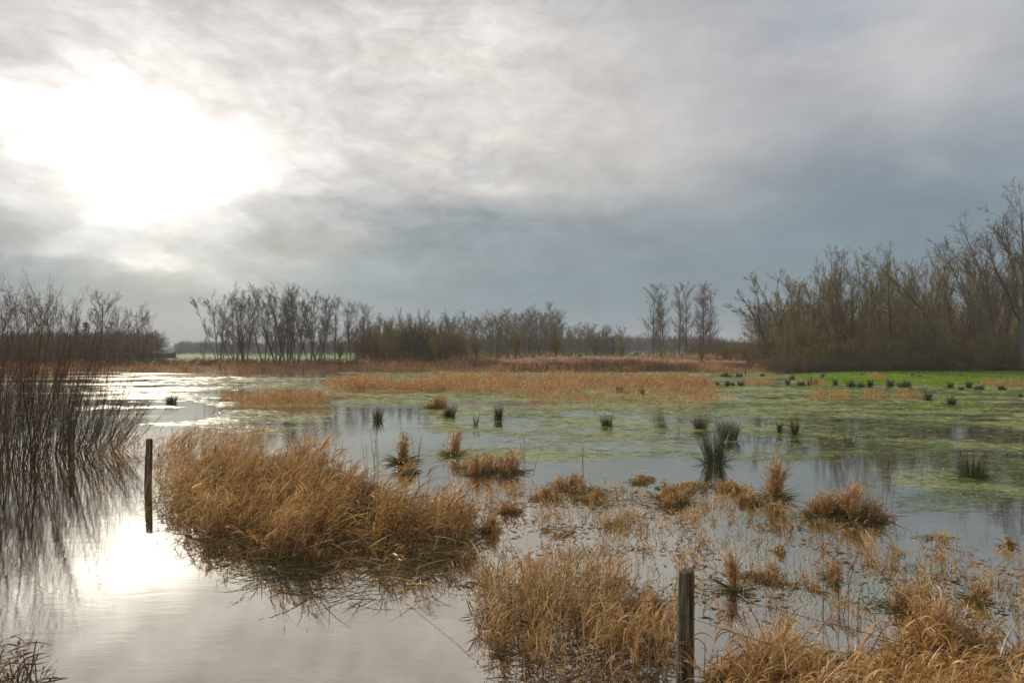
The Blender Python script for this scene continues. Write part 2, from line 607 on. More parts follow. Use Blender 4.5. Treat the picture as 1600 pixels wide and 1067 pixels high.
# water: a dark mirror, calm near the bank, faintly ruffled in bands further out
WATER, q = new_mat('flood_water')
pos = q.n('ShaderNodeTexCoord').outputs['Object']
px_, py_, pz_ = q.sep(pos)
big = q.noise(q.v('MULTIPLY', pos, (0.35, 1.0, 1)), 0.22, 4, 0.6)
ruf = q.m('MULTIPLY', q.smooth(big, 0.42, 0.62), q.smooth(py_, 14, 45))
w1 = q.noise(q.v('MULTIPLY', pos, (0.7, 2.2, 1)), 2.2, 3, 0.55, 0.6)
w2 = q.noise(q.v('MULTIPLY', pos, (1.0, 2.4, 1)), 9.0, 3, 0.5)
hgt = q.m('ADD', q.m('MULTIPLY', w1, 1.0), q.m('MULTIPLY', w2, 0.22))
bmp = q.n('ShaderNodeBump')
q.put(bmp.inputs['Strength'], q.m('ADD', 0.022, q.m('MULTIPLY', ruf, 0.30)))
bmp.inputs['Distance'].default_value = 0.05
q.link(hgt, bmp.inputs['Height'])
gl = q.n('ShaderNodeBsdfGlossy')
q.put(gl.inputs['Roughness'], q.m('ADD', 0.012, q.m('MULTIPLY', ruf, 0.12)))
gl.inputs['Color'].default_value = (1.0, 0.968, 0.875, 1)
q.link(bmp.outputs[0], gl.inputs['Normal'])
df = q.n('ShaderNodeBsdfDiffuse')
df.inputs['Color'].default_value = (0.04, 0.03, 0.018, 1)
lw = q.n('ShaderNodeLayerWeight')
lw.inputs['Blend'].default_value = 0.5
fc = q.m('ADD', 0.20, q.m('MULTIPLY', q.m('POWER', lw.outputs['Facing'], 1.8), 0.76))
mx = q.n('ShaderNodeMixShader')
q.link(fc, mx.inputs[0])
q.link(df.outputs[0], mx.inputs[1])
q.link(gl.outputs[0], mx.inputs[2])
q.link(mx.outputs[0], q.n('ShaderNodeOutputMaterial').inputs[0])


# ------------------------------------------------------------------ setting: ground and water
def build_ground():
    Ds = np.concatenate([np.linspace(-40, 2, 22), np.linspace(2.3, 16, 90), np.linspace(16.4, 60, 110),
                         np.linspace(60.6, 130, 90), np.geomspace(133, 3000, 60)])
    us = np.concatenate([np.linspace(-2.4, -0.95, 14), np.linspace(-0.93, 0.93, 260), np.linspace(0.95, 2.4, 14)])
    Y = np.repeat(Ds[:, None], len(us), 1)
    X = us[None, :] * (np.maximum(Y, 0) + 6.0)
    X[Ds < 0] = us[None, :] * 30
    Z = ground_h(X, Y)
    nr, nc = Y.shape
    v = np.stack([X, Y, Z], -1).reshape(-1, 3)
    i = np.arange(nr - 1)[:, None] * nc + np.arange(nc - 1)[None, :]
    f = np.stack([i, i + 1, i + nc + 1, i + nc], -1)
    mb = MB()
    mb.add(v, f)
    o = link('ground', mb.mesh('ground', GROUND, smooth=True))
    tag(o, 'muddy marsh floor, banks and green meadow around the flooded field', kind='structure')


build_ground()
mb = MB()
gx = np.linspace(-170, 170, 35)
gy = np.linspace(-30, 106, 30)
X, Y = np.meshgrid(gx, gy)
v = np.stack([X, Y, np.zeros_like(X)], -1)
i = np.arange(29)[:, None] * 35 + np.arange(34)[None, :]
mb.add(v, np.stack([i, i + 1, i + 36, i + 35], -1))
tag(link('water', mb.mesh('water', WATER)), 'still flood water mirroring the cloudy sky', kind='structure')


# ------------------------------------------------------------------ scattering
def in_poly(x, y, poly):
    c = np.zeros(len(x), bool)
    n = len(poly)
    for i in range(n):
        x1, y1 = poly[i]
        x2, y2 = poly[(i + 1) % n]
        hit = ((y1 > y) != (y2 > y)) & (x < (x2 - x1) * (y - y1) / (y2 - y1 + 1e-12) + x1)
        c ^= hit
    return c


def scatter(pixpoly, dens, frac=1.0, nscale=1.2, thr=0.0, seed=0):
    """points on the ground inside an outline; thinned by noise where thr > 0"""
    poly = [W(*p) for p in pixpoly]
    xs = [p[0] for p in poly]
    ys = [p[1] for p in poly]
    A = (max(xs) - min(xs)) * (max(ys) - min(ys))
    n = int(A * dens)
    r = np.random.default_rng(1000 + seed)
    x = r.uniform(min(xs), max(xs), n)
    y = r.uniform(min(ys), max(ys), n)
    k = in_poly(x + (fbm(x * 2.3, y * 2.3) - 0.5) * 0.12 * np.sqrt(y), y + (fbm(x * 2.3 + 50, y * 2.3) - 0.5) * 0.2 * np.sqrt(y), poly)
    if thr > 0:
        k &= fbm(x * nscale + seed, y * nscale) + r.normal(0, 0.05, n) > thr
    return x[k], y[k]


def grass(mb, x, y, H, W0, wind=0.3, leaves=4, plume=3, mats=(0, 0, 0), z0=None, Hvar=0.3, stiff=1.0, ls=1.0, S=4, cl=1.6, seed=0.0, droop=1.0):
    """dead stems with drooping leaves and a small seed head; neighbours lean the same way"""
    N = len(x)
    if N == 0:
        return
    H = np.broadcast_to(H, (N,)) * (1 + rng.normal(0, Hvar, N)).clip(0.25, 1.6)
    z = np.full(N, -0.03) if z0 is None else np.broadcast_to(z0, (N,))
    P = np.stack([x, y, z], 1)
    lean = fbm(x * cl + 40 + seed, y * cl + 11, 3)
    hd = wind + (lean - 0.5) * 5.0 + rng.normal(0, 0.42, N) + np.where(rng.random(N) < 0.22, rng.normal(0, 1.8, N), 0)
    cb = fbm(x * cl * 1.3 + 70, y * cl * 1.3 + seed, 3)
    tilt = (np.abs(rng.normal(0.06, 0.13, N)) + 0.35 * sm(cb, 0.5, 0.75)) / stiff
    bend = (np.abs(rng.normal(0.35, 0.35, N)) + 0.8 * sm(cb, 0.45, 0.7)) / stiff
    st = curves(P, hd, tilt, bend, H * 1.08, S + 1, 1.5)
    ribbons(mb, st, W0 * 0.40 * rng.uniform(0.8, 1.3, N), mats[0], tip=0.4)
    for _ in range(leaves):
        t = rng.uniform(0.10, 0.95, N)
        p0, d0 = at_t(st, t)
        L = ls * H * rng.uniform(0.2, 0.55, N)
        h2 = hd + rng.normal(0, 0.6, N)
        lv = curves(p0, h2, tilt + rng.uniform(0.05, 0.6, N), droop * rng.uniform(0.2, 1.9, N) ** 1.3, L, S, 1.3)
        ribbons(mb, lv, W0 * rng.uniform(0.5, 1.35, N), mats[1], tip=0.06)
    for _ in range(plume):
        t = rng.uniform(0.84, 1.0, N)
        p0, d0 = at_t(st, t)
        L = H * rng.uniform(0.05, 0.13, N)
        h2 = hd + rng.normal(0, 0.6, N)
        lv = curves(p0, h2, tilt + bend + rng.normal(0, 0.3, N), rng.uniform(0, 0.5, N), L, 2)
        ribbons(mb, lv, W0 * rng.uniform(0.4, 0.9, N), mats[2], tip=0.3)


def lodged(mb, x, y, L, W0, mat, z=0.02, S=4, zs=0.05):
    N = len(x)
    P = np.stack([x, y, z + np.abs(rng.normal(0, zs, N))], 1)
    pts = curves(P, rng.uniform(0, 2 * pi, N), rng.uniform(1.0, 1.5, N), rng.uniform(0.1, 0.9, N), L * rng.uniform(0.5, 1.3, N), S)
    pts[:, :, 2] = np.maximum(pts[:, :, 2], 0.004)
    ribbons(mb, pts, W0 * rng.uniform(0.6, 1.2, N), mat, tip=0.15)


# ---- the big bed of dead grass in the left middle
BIG = [(292, 742), (352, 728), (430, 726), (540, 752), (650, 785), (735, 815), (745, 845), (712, 868), (660, 885), (600, 893), (500, 892), (420, 884), (340, 862), (285, 838), (248, 800), (262, 768)]
mb = MB()
x, y = scatter(BIG, 250, nscale=2.0, thr=0.36, seed=1)
Hh = (0.09 + 0.36 * sm(fbm(x * 1.5, y * 1.5), 0.32, 0.66)) * (1 + 0.45 * sm(y, 10, 12.5) * (1 - sm(x, -4.0, -2.5)))
edge = sm(x, W(250, 800)[0], W(400, 800)[0])
Hh = Hh * (0.80 + 0.20 * edge) * (1 + 0.30 * sm(y, 10.0, 8.6) * sm(x, -3.4, -2.6) * (1 - sm(x, -1.3, -0.6)))
keep = rng.random(len(x)) < (0.30 + 0.70 * sm(x, -5.0, -3.7))
x, y, Hh = x[keep], y[keep], Hh[keep]
grass(mb, x, y, Hh, 0.0115, wind=0.5, leaves=5, plume=4, mats=(0, 0, 0))
k_ = rng.random(len(x)) < 0.55
grass(mb, x[k_] + 0.03, y[k_] - 0.03, Hh[k_] * 0.55, 0.010, wind=0.5, leaves=4, plume=0, mats=(2, 2, 2))  # old rotting stems, coloured dark to deepen the shade beneath the bright tips
x, y = scatter([(310, 760), (430, 740), (540, 765), (640, 795), (715, 830), (660, 870), (500, 878), (420, 868), (330, 835)], 230, seed=102)
lodged(mb, x, y, 0.40, 0.013, 2, z=0.005, zs=0.08)  # fallen litter inside the bed; its dark tone also stands in for shade
x, y = scatter(BIG, 150, seed=2)
h_ = len(x) // 2
lodged(mb, x[:h_], y[:h_], 0.40, 0.011, 1, z=0.01, zs=0.07)
lodged(mb, x[h_:], y[h_:], 0.40, 0.010, 0, z=0.05, zs=0.12)
fr = [(380, 905), (450, 870), (700, 850), (725, 885), (640, 935), (520, 940), (430, 925)]
x, y = scatter(fr, 260, seed=3, thr=0.40)
lodged(mb, x, y, 0.40, 0.010, 1, z=0.0, zs=0.03)
x, y = scatter(fr, 160, seed=4, thr=0.48)
lodged(mb, x, y, 0.35, 0.010, 0, z=0.0, zs=0.05)
tag(link('dead_grass_bed', mb.mesh('dead_grass_bed', [STRAW, OLIVE, SODDEN])), 'large dense bed of brown dead grass standing in the water, left of centre', 'grass bed', kind='stuff')

# loose edge between the left fence posts and the bed
mb = MB()
x, y = scatter([(236, 720), (300, 690), (420, 700), (360, 745), (300, 800), (260, 850), (228, 770)], 90, seed=5, thr=0.42)
grass(mb, x, y, 0.45, 0.010, leaves=4, plume=3)
x, y = scatter([(150, 700), (290, 690), (300, 760), (160, 780)], 50, seed=6, thr=0.5)
grass(mb, x, y, 0.35, 0.009, leaves=4, plume=2)
tag(link('loose_grass', mb.mesh('loose_grass', [STRAW])), 'thin loose dead grass in bright water beside the left fence posts', 'grass', kind='stuff')

# ---- front middle bed left of the near post
FRONT = [(735, 965), (800, 925), (880, 905), (980, 905), (1040, 945), (1055, 1000), (1040, 1075), (960, 1110), (860, 1085), (780, 1030)]
mb = MB()
x, y = scatter(FRONT, 430, nscale=2.4, thr=0.45, seed=7)
Hh = 0.20 + 0.22 * sm(fbm(x * 2.5, y * 2.5), 0.3, 0.7)
grass(mb, x, y, Hh, 0.0078, wind=0.9, leaves=5, plume=3, mats=(0, 0, 0))
k_ = rng.random(len(x)) < 0.5
grass(mb, x[k_] + 0.02, y[k_] - 0.02, Hh[k_] * 0.5, 0.008, wind=0.5, leaves=4, plume=0, mats=(1, 1, 1))  # shorter rotting stems, their dark tone adds shade at the bed's base
x, y = scatter(FRONT, 160, seed=8, thr=0.42)
lodged(mb, x, y, 0.22, 0.010, 1, z=0.0, zs=0.03)
x, y = scatter([(760, 1000), (1040, 990), (1060, 1100), (900, 1150), (800, 1090)], 240, seed=9, thr=0.42)
lodged(mb, x, y, 0.18, 0.010, 1, z=0.0, zs=0.03)
tag(link('dead_grass_bed', mb.mesh('dead_grass_bed', [STRAW_PALE, SODDEN])), 'open bed of tan dead grass at the front, left of the near wooden post', 'grass bed', kind='stuff')

# ---- right foreground bank, thick bleached grass
RF = [(1085, 1100), (1130, 1045), (1250, 1020), (1400, 1035), (1450, 995), (1500, 1000), (1700, 1040), (1800, 1300), (1500, 1500), (1200, 1500), (1050, 1300)]
mb = MB()
x, y = scatter(RF, 700, nscale=3.2, thr=0.38, seed=10)
zz = ground_h(x, y)
Hh = (0.14 + 0.25 * sm(fbm(x * 3.0 + 3, y * 3.0), 0.35, 0.68)) * (1 - 0.75 * np.exp(-((x / y - 0.235) / 0.035) ** 2))
grass(mb, x, y, Hh, 0.0092, wind=-0.6, leaves=9, plume=2, mats=(0, 0, 0), z0=zz - 0.02, ls=0.95, cl=5.0, S=5, droop=1.7)
k_ = rng.random(len(x)) < 0.7
grass(mb, x[k_] + 0.02, y[k_] - 0.02, Hh[k_] * 0.6, 0.009, wind=0.5, leaves=6, plume=0, mats=(1, 1, 1), z0=zz[k_] - 0.02, droop=1.6)  # old undergrowth, with shade between the stems put into its dark colour
x, y = scatter(RF, 380, seed=11)
zz = ground_h(x, y)
N = len(x)
pts = curves(np.stack([x, y, zz], 1), rng.uniform(0, 2 * pi, N), rng.uniform(0.5, 1.2, N), rng.uniform(0.4, 1.8, N), rng.uniform(0.12, 0.34, N), 5)
ribbons(mb, pts, rng.uniform(0.005, 0.010, N), 1)
tag(link('bank_grass', mb.mesh('bank_grass', [STRAW_PALE, SODDEN])), 'thick bleached dead grass on the bank in the right foreground', 'grass', kind='stuff')

# ---- bottom-left corner: dead stalks and leaf litter
mb = MB()
x, y = scatter([(-60, 1030), (20, 1015), (70, 1080), (60, 1200), (-80, 1200)], 170, seed=12)
grass(mb, x, y, 0.13, 0.010, leaves=4, plume=1, mats=(0, 1, 1), z0=0.0)
lodged(mb, x, y, 0.16, 0.014, 1, z=0.01)
tag(link('bank_litter', mb.mesh('bank_litter', [SODDEN, SODDEN])), 'brown leaf litter and short grass at the bottom left corner', 'litter', kind='stuff')
bx = [(34, 1075, 0.30, 0.05, 0.35), (45, 1072, 0.36, 0.3, 0.08), (22, 1070, 0.22, 3.0, 0.15), (52, 1078, 0.24, 2.9, 0.30), (62, 1085, 0.26, 3.0, 0.45), (30, 1085, 0.20, 0.1, 0.1), (38, 1090, 0.28, 0.4, 0.04), (58, 1082, 0.22, 2.5, 0.12), (14, 1062, 0.20, 0.0, 0.5)]
root = link('broken_stalks', None, loc=(*W(40, 1078), 0))
tag(root, 'dark snapped reed stalks poking from the water at the bottom left', 'stalks')
ox, oy = W(40, 1078)
for (sx_, sy_, L, hd, tl) in bx:
    mbs = MB()
    px0, py0 = W(sx_, sy_)
    c_ = curves(np.array([[px0 - ox, py0 - oy, -0.03]]), np.array([hd]), np.array([tl]), np.array([0.1]), np.array([L]), 4)
    tubes(mbs, c_, np.linspace(0.0055, 0.004, 5)[None], 6)
    link('stalk', mbs.mesh('stalk', WILLOW, True), root)

# ---- sparse marsh plants in shallow water, near right and middle
MARSH = [(690, 800), (760, 765), (960, 760), (1180, 765), (1260, 810), (1400, 830), (1620, 860), (1750, 1000), (1500, 1000), (1430, 960), (1300, 990), (1150, 1000), (1060, 950), (900, 890), (800, 910), (730, 940), (700, 900), (735, 850)]
mb = MB()
x, y = scatter(MARSH, 8.0, nscale=0.8, thr=0.36, seed=16)
for cx_, cy_ in zip(x, y):
    k_ = int(rng.integers(5, 26))
    hh = rng.uniform(0.05, 0.19)
    wd_ = rng.uniform(0.02, 0.11)
    grass(mb, cx_ + rng.normal(0, wd_, k_), cy_ + rng.normal(0, wd_, k_), hh, 0.0085, leaves=3, plume=2, mats=(2, 2, 2), wind=rng.uniform(0, 6), z0=-0.01)
x, y = scatter(MARSH, 210, nscale=1.7, thr=0.57, seed=13)
N = len(x)
pts = curves(np.stack([x, y, np.full(N, -0.01)], 1), rng.uniform(0, 2 * pi, N), rng.uniform(0.1, 1.1, N), rng.uniform(0.8, 2.6, N), rng.uniform(0.05, 0.17, N), 5)
pts[:, :, 2] = np.maximum(pts[:, :, 2], -0.005)
ribbons(mb, pts, rng.uniform(0.006, 0.014, N), 0)
x, y = scatter(MARSH, 200, nscale=1.3, thr=0.60, seed=14)
N = len(x)
pts = curves(np.stack([x, y, np.full(N, 0.003)], 1), rng.uniform(0, 2 * pi, N), np.full(N, 1.53), rng.uniform(0, 0.06, N), rng.uniform(0.03, 0.12, N), 3)
ribbons(mb, pts, rng.uniform(0.006, 0.014, N), 1)
tag(link('rotting_leaves', mb.mesh('rotting_leaves', [SODDEN, SODDEN, STRAW_PALE])), 'scattered rotting brown leaves and short blades in the shallow water', 'leaves', kind='stuff')
mb = MB()
x, y = scatter(MARSH, 90, nscale=1.3, thr=0.50, seed=15)
sel = x > W(880, 850)[0] * y / W(880, 850)[1]
x, y = x[sel], y[sel]
N = len(x)
pts = curves(np.stack([x, y, np.full(N, -0.02)], 1), rng.uniform(0, 2 * pi, N), rng.uniform(0.05, 0.5, N), rng.uniform(0.0, 0.9, N), rng.uniform(0.07, 0.19, N), 3)
ribbons(mb, pts, rng.uniform(0.004, 0.008, N), 0)
tag(link('green_shoots', mb.mesh('green_shoots', [GREENB])), 'fine green grass shoots rising from the shallows on the right', 'shoots', kind='stuff')


# ---- floating grass, in wind-combed streaks
def weed_density(x, y):
    px = 800 + F * x / y
    py = HOR + EYE * F / y + (fbm(x * 0.22 + 7, y * 0.22, 4) - 0.5) * 130 * sm(HOR + EYE * F / y, 590, 680)
    d = np.zeros_like(x)
    # green-yellow band in front of the russet grass
    d = np.maximum(d, sm(px, 470, 620) * sm(py, 612, 622) * (1 - sm(py, 640, 662)) * 0.62)
    d = np.maximum(d, sm(px, 700, 900) * sm(py, 612, 625) * (1 - sm(py, 660, 725)) * 0.54)
    # right: nearly closed cover thinning towards the camera
    lim = 690 + 45 * sm(px, 1150, 1500)
    d = np.maximum(d, sm(px, 900, 1230) * (1 - sm(py, lim - 55, lim + 30)) * (0.60 + 0.07 * sm(px, 1200, 1500) + 0.06 * (1 - sm(py, 600, 640))))
    d = np.maximum(d, sm(px, 1300, 1420) * (1 - sm(py, 700, 800)) * 0.48)
    d = np.maximum(d, (px > 1400) * (1 - sm(py, 760, 830)) * 0.36)
    # far left glittering water
    d = np.maximum(d, (1 - sm(px, 480, 640)) * sm(px, 60, 220) * sm(py, 586, 592) * (1 - sm(py, 622, 645)) * 0.34)
    d = np.maximum(d, sm(px, 300, 420) * (1 - sm(px, 470, 600)) * sm(py, 628, 636) * (1 - sm(py, 655, 672)) * 0.38)
    d = np.maximum(d, sm(px, 640, 700) * (1 - sm(py, 690, 735)) * 0.40)
    # behind the russet band
    d = np.maximum(d, sm(px, 500, 600) * (1 - sm(py, 590, 604)) * 0.62)
    return d


def weeds(mb, cover, contrast, seed, mats):
    """blades grow longer-lying and wider mats further out; cover is the coverage before thinning"""
    r = np.random.default_rng(seed)
    rows = np.arange(575.0, 838.0, 1.0)
    Dr = EYE * F / (rows - HOR)
    Lr, Wr = 0.014 * Dr + 0.06, 0.00052 * Dr ** 1.10
    cnt = (cover * (1.63 * Dr ** 3 / 2560) / (Lr * Wr * 0.7)).astype(int)
    py = np.repeat(rows, cnt) + r.random(cnt.sum())
    n = len(py)
    px = r.uniform(-60, 1680, n)
    y = EYE * F / (py - HOR)
    x = (px - 800) / F * y
    Lf, Wf = 0.014 * y + 0.06, 0.00052 * y ** 1.10
    d = weed_density(x, y)
    nz = 0.45 * fbm(x * 0.14 + 5, y * 0.16, 5) + 0.55 * fbm(x * 0.35, y * 0.62, 5)
    nz = (nz - 0.5) * contrast + 0.5
    fine = 0.5 * vnoise(x * 2.2, y * 7.0) + 0.5 * vnoise(x * 0.9 + 9, y * 3.1)
    k = (nz + (fine - 0.5) * 0.42 + r.normal(0, 0.17, n) > 1 - d * 1.0) & (d > 0.05)
    keep = k
    x, y, Lf, Wf = x[keep], y[keep], Lf[keep], Wf[keep]
    N = len(x)
    L = Lf * r.uniform(0.4, 1.5, N)
    Wd = Wf * r.uniform(0.5, 1.4, N)
    hd = r.normal(-0.12, 0.30, N) + np.where(r.random(N) < 0.2, r.uniform(-1.4, 1.4, N), 0)
    dx, dy = np.cos(hd), np.sin(hd)
    t = np.array([-0.5, -0.17, 0.17, 0.5])
    bow = r.normal(0, 0.10, N)
    cx = x[:, None] + dx[:, None] * t * L[:, None] - dy[:, None] * (bow[:, None] * (t ** 2) * 4 * L[:, None] * 0.5)
    cy = y[:, None] + dy[:, None] * t * L[:, None] + dx[:, None] * (bow[:, None] * (t ** 2) * 4 * L[:, None] * 0.5)
    wv = Wd[:, None] * np.array([0.25, 1, 0.9, 0.15])[None] * 0.5
    zz = (0.004 + r.uniform(0, 0.012, N) * np.clip(y / 30, 0.3, 2.0))[:, None] + np.array([0, 0.003, 0.003, 0])[None]
    a = np.stack([cx - dy[:, None] * wv, cy + dx[:, None] * wv, zz + 0 * cx], -1)
    b = np.stack([cx + dy[:, None] * wv, cy - dx[:, None] * wv, zz + 0 * cx], -1)
    rl = (r.normal(0.0, 0.25, N) * Wd * 0.5)[:, None] * np.array([0.2, 1, 1, 0.2])
    a[..., 2] += np.maximum(rl, 0) * 1.2
    b[..., 2] += np.maximum(-rl, 0) * 1.2
    v = np.stack([a, b], 2).reshape(N, 8, 3)
    base = (np.arange(N) * 8)[:, None]
    kk = (np.arange(3) * 2)[None]
    f = np.stack([base + kk, base + kk + 1, base + kk + 3, base + kk + 2], -1)
    mm = r.random(N)
    green = fbm(x * 0.3 + 30, y * 0.7 + 10, 3) + r.normal(0, 0.06, N) > 0.50
    right = sm(800 + F * x / y, 1000, 1400)
    mat = np.where(green & (mm < 0.35 + 0.5 * right), mats[1], mats[0])
    mb.v.append(v.reshape(-1, 3))
    mb.f.append(f.reshape(-1, 4) + mb.n)
    mb.m.append(np.repeat(mat, 3).astype(np.int32))
    mb.n += N * 8


mb = MB()
weeds(mb, 0.72, 2.5, 21, (0, 1))
tag(link('floating_weed', mb.mesh('floating_weed', [WEED, WEED_DARK])), 'yellow-green floating grass lying in streaks over the flooded field', 'water weed', kind='stuff')

# ---- short meadow turf on the right and green rims
mb = MB()
for (poly, dn, sd, th_) in [([(1150, 583), (1700, 583), (1750, 604), (1500, 606), (1250, 600)], 14, 31, 0.34), ([(1080, 600), (1750, 600), (1750, 648), (1250, 640)], 30, 32, 0.56)]:
    x, y = scatter(poly, dn, seed=sd, thr=th_, nscale=0.35)
    z = ground_h(x, y)
    k = z > (-0.03 if sd == 31 else -0.30)
    z = np.maximum(z, -0.02)
    x, y, z = x[k], y[k], z[k]
    N = len(x)
    pts = curves(np.stack([x, y, z], 1), rng.uniform(0, 2 * pi, N), rng.uniform(0.1, 0.6, N), rng.uniform(0, 0.6, N), rng.uniform(0.05, 0.13, N), 2)
    ribbons(mb, pts, rng.uniform(0.03, 0.07, N), 0)
tag(link('meadow_grass', mb.mesh('meadow_grass', [MEADOW])), 'short bright green grass of the meadow below the right wood', 'grass', kind='stuff')

# ---- russet grass bands further out
mb = MB()


def band(poly, dens, H, W0, seed, thr=0.3, ns=0.35, leaves=3, plume=2, mat=0, stiff=1.6, z0=-0.03):
    x, y = scatter(poly, dens, seed=seed, thr=thr, nscale=ns)
    Hh = H * (0.45 + 0.75 * sm(fbm(x * 1.1, y * 0.9), 0.33, 0.68))
    grass(mb, x, y, Hh, W0, leaves=leaves, plume=plume, mats=(mat, mat, mat), stiff=stiff, S=2, Hvar=0.22, z0=z0)


band([(500, 601), (560, 592), (680, 592), (760, 590), (960, 590), (1080, 594), (1115, 603), (1110, 618), (1000, 616), (930, 618), (800, 616), (700, 613), (600, 612), (520, 610)], 40, 0.50, 0.026, 41, thr=0.47, ns=0.5)
band([(540, 604), (900, 606), (920, 628), (860, 630), (780, 618), (540, 613)], 34, 0.42, 0.022, 42, thr=0.50, ns=0.7)
tag(link('dead_grass_band', mb.mesh('dead_grass_band', [STRAW_FAR])), 'long russet band of dead grass across the middle of the flood', 'grass band', kind='stuff')
mb = MB()
band([(880, 618), (1110, 610), (1150, 626), (1070, 640), (960, 636), (880, 632)], 20, 0.38, 0.022, 43, thr=0.50, ns=0.8)
tag(link('dead_grass_patch', mb.mesh('dead_grass_patch', [STRAW_FAR])), 'broken russet grass tufts fringing the right end of the long band', 'grass band', kind='stuff')
mb = MB()
band([(332, 622), (400, 620), (500, 622), (522, 630), (470, 637), (380, 636)], 55, 0.42, 0.020, 44, thr=0.36, ns=0.6, leaves=4)
tag(link('dead_grass_patch', mb.mesh('dead_grass_patch', [STRAW_FAR])), 'low island of reddish grass in glittering water, left of the long band', 'grass island')
for (poly, sd, lab) in [
        ([(1250, 622), (1290, 617), (1325, 618), (1330, 627), (1260, 629)], 45, 'low orange grass patch on the green flood, left of the other right patches'),
        ([(1340, 619), (1380, 618), (1395, 626), (1345, 627)], 46, 'small orange grass patch between two others on the green flood'),
        ([(1400, 618), (1432, 617), (1436, 627), (1402, 628)], 47, 'compact pinkish grass clump left of a dark rush tuft on green flood'),
        ([(1268, 600), (1290, 600), (1290, 606), (1266, 606)], 48, 'tiny brown grass clump between two dark rush tufts'),
        ([(1165, 598), (1205, 597), (1206, 604), (1166, 604)], 49, 'small brown grass clump right of the russet band end'),
        ([(1358, 590), (1382, 590), (1384, 596), (1358, 596)], 50, 'pale dry grass clump at the edge of the bright meadow'),
        ([(1530, 600), (1600, 599), (1600, 606), (1540, 607)], 51, 'low dry grass among rushes near the right edge'),
        ([(1270, 580), (1300, 580), (1300, 584), (1270, 584)], 52, 'brown grass fringe at the foot of the right wood')]:
    mb = MB()
    band(poly, 40, 0.40, 0.022, sd, thr=0.40, ns=1.2, leaves=3)
    tag(link('grass_clump', mb.mesh('grass_clump', [STRAW_FAR])), lab, 'grass clump', 'dry grass clumps on the green flood')

# grass on the far bank
mb = MB()
zb = 0.0


def bank_band(px0, px1, D0, D1, n, H, W0, mat, seed, thr=0.35):
    r = np.random.default_rng(seed)
    D = r.uniform(D0, D1, n)
    x = (r.uniform(px0, px1, n) - 800) / F * D
    k = fbm(x * 0.16 + seed, D * 0.3) > thr
    x, D = x[k], D[k]
    z = ground_h(x, D)
    Hh = H * (0.5 + 0.9 * sm(fbm(x * 0.25, D * 0.3 + seed), 0.3, 0.7))
    grass(mb, x, D, Hh, W0, leaves=3, plume=1, mats=(mat,) * 3, stiff=1.6, S=2, z0=z - 0.04)


bank_band(-60, 1300, 79, 90, 15000, 0.50, 0.045, 0, 61, 0.38)
bank_band(-60, 1300, 86, 104, 14000, 0.60, 0.055, 1, 62, 0.40)
bank_band(-60, 700, 96, 128, 9000, 0.55, 0.06, 2, 63, 0.45)
bank_band(560, 1240, 92, 125, 10000, 0.85, 0.06, 0, 64, 0.35)
tag(link('far_bank_grass', mb.mesh('far_bank_grass', [STRAW_FAR, TWIG_BR, OLIVE])), 'brown rough grass along the far bank of the flood', 'grass', kind='stuff')

# ---- reed bed at the far bank
mb = MB()
r = np.random.default_rng(70)


def reeds(px0, px1, D0, D1, n, H, seed, thr=0.25, plume=True):
    r = np.random.default_rng(seed)
    D = r.uniform(D0, D1, n)
    px = r.uniform(px0, px1, n)
    x = (px - 800) / F * D
    k = fbm(x * 0.2, D * 0.25 + seed) > thr
    x, D, px = x[k], D[k], px[k]
    N = len(x)
    z = ground_h(x, D)
    Hh = H * r.uniform(0.78, 1.12, N) * (0.75 + 0.4 * fbm(x * 0.15, D * 0.2)) * (0.7 + 0.3 * sm(px, px0, px0 + 160)) * (0.75 + 0.25 * (1 - sm(px, px1 - 90, px1)))
    hd = r.uniform(0, 2 * pi, N)
    st = curves(np.stack([x, D, z - 0.05], 1), hd, np.abs(r.normal(0.03, 0.05, N)), r.uniform(0, 0.25, N), Hh, 4)
    ribbons(mb, st, r.uniform(0.025, 0.045, N), 0, tip=0.6)
    for _ in range(2):
        p0, d0 = at_t(st, r.uniform(0.2, 0.9, N))
        ribbons(mb, curves(p0, r.uniform(0, 6.28, N), r.uniform(0.3, 0.8, N), r.uniform(0.2, 1.2, N), Hh * 0.2, 2), np.full(N, 0.04), 0)
    if plume:
        s = r.random(N) < 0.13
        p0, d0 = at_t(st[s], np.full(s.sum(), 0.97))
        M = s.sum()
        for _ in range(2):
            ribbons(mb, curves(p0, r.normal(0.3, 0.5, M), r.uniform(0.1, 0.5, M), r.uniform(0.2, 0.8, M), r.uniform(0.18, 0.34, M), 3), r.uniform(0.05, 0.09, M), 1, tip=0.3)


reeds(780, 1075, 83, 95, 20000, 1.25, 71, thr=0.36)
reeds(1010, 1165, 86, 98, 7000, 0.9, 72, thr=0.38)
reeds(880, 1240, 108, 128, 5000, 1.5, 73)
tag(link('reed_bed', mb.mesh('reed_bed', [REED, PLUME])), 'tall tan reed bed with pale plumes along the far bank', 'reed bed', kind='stuff')


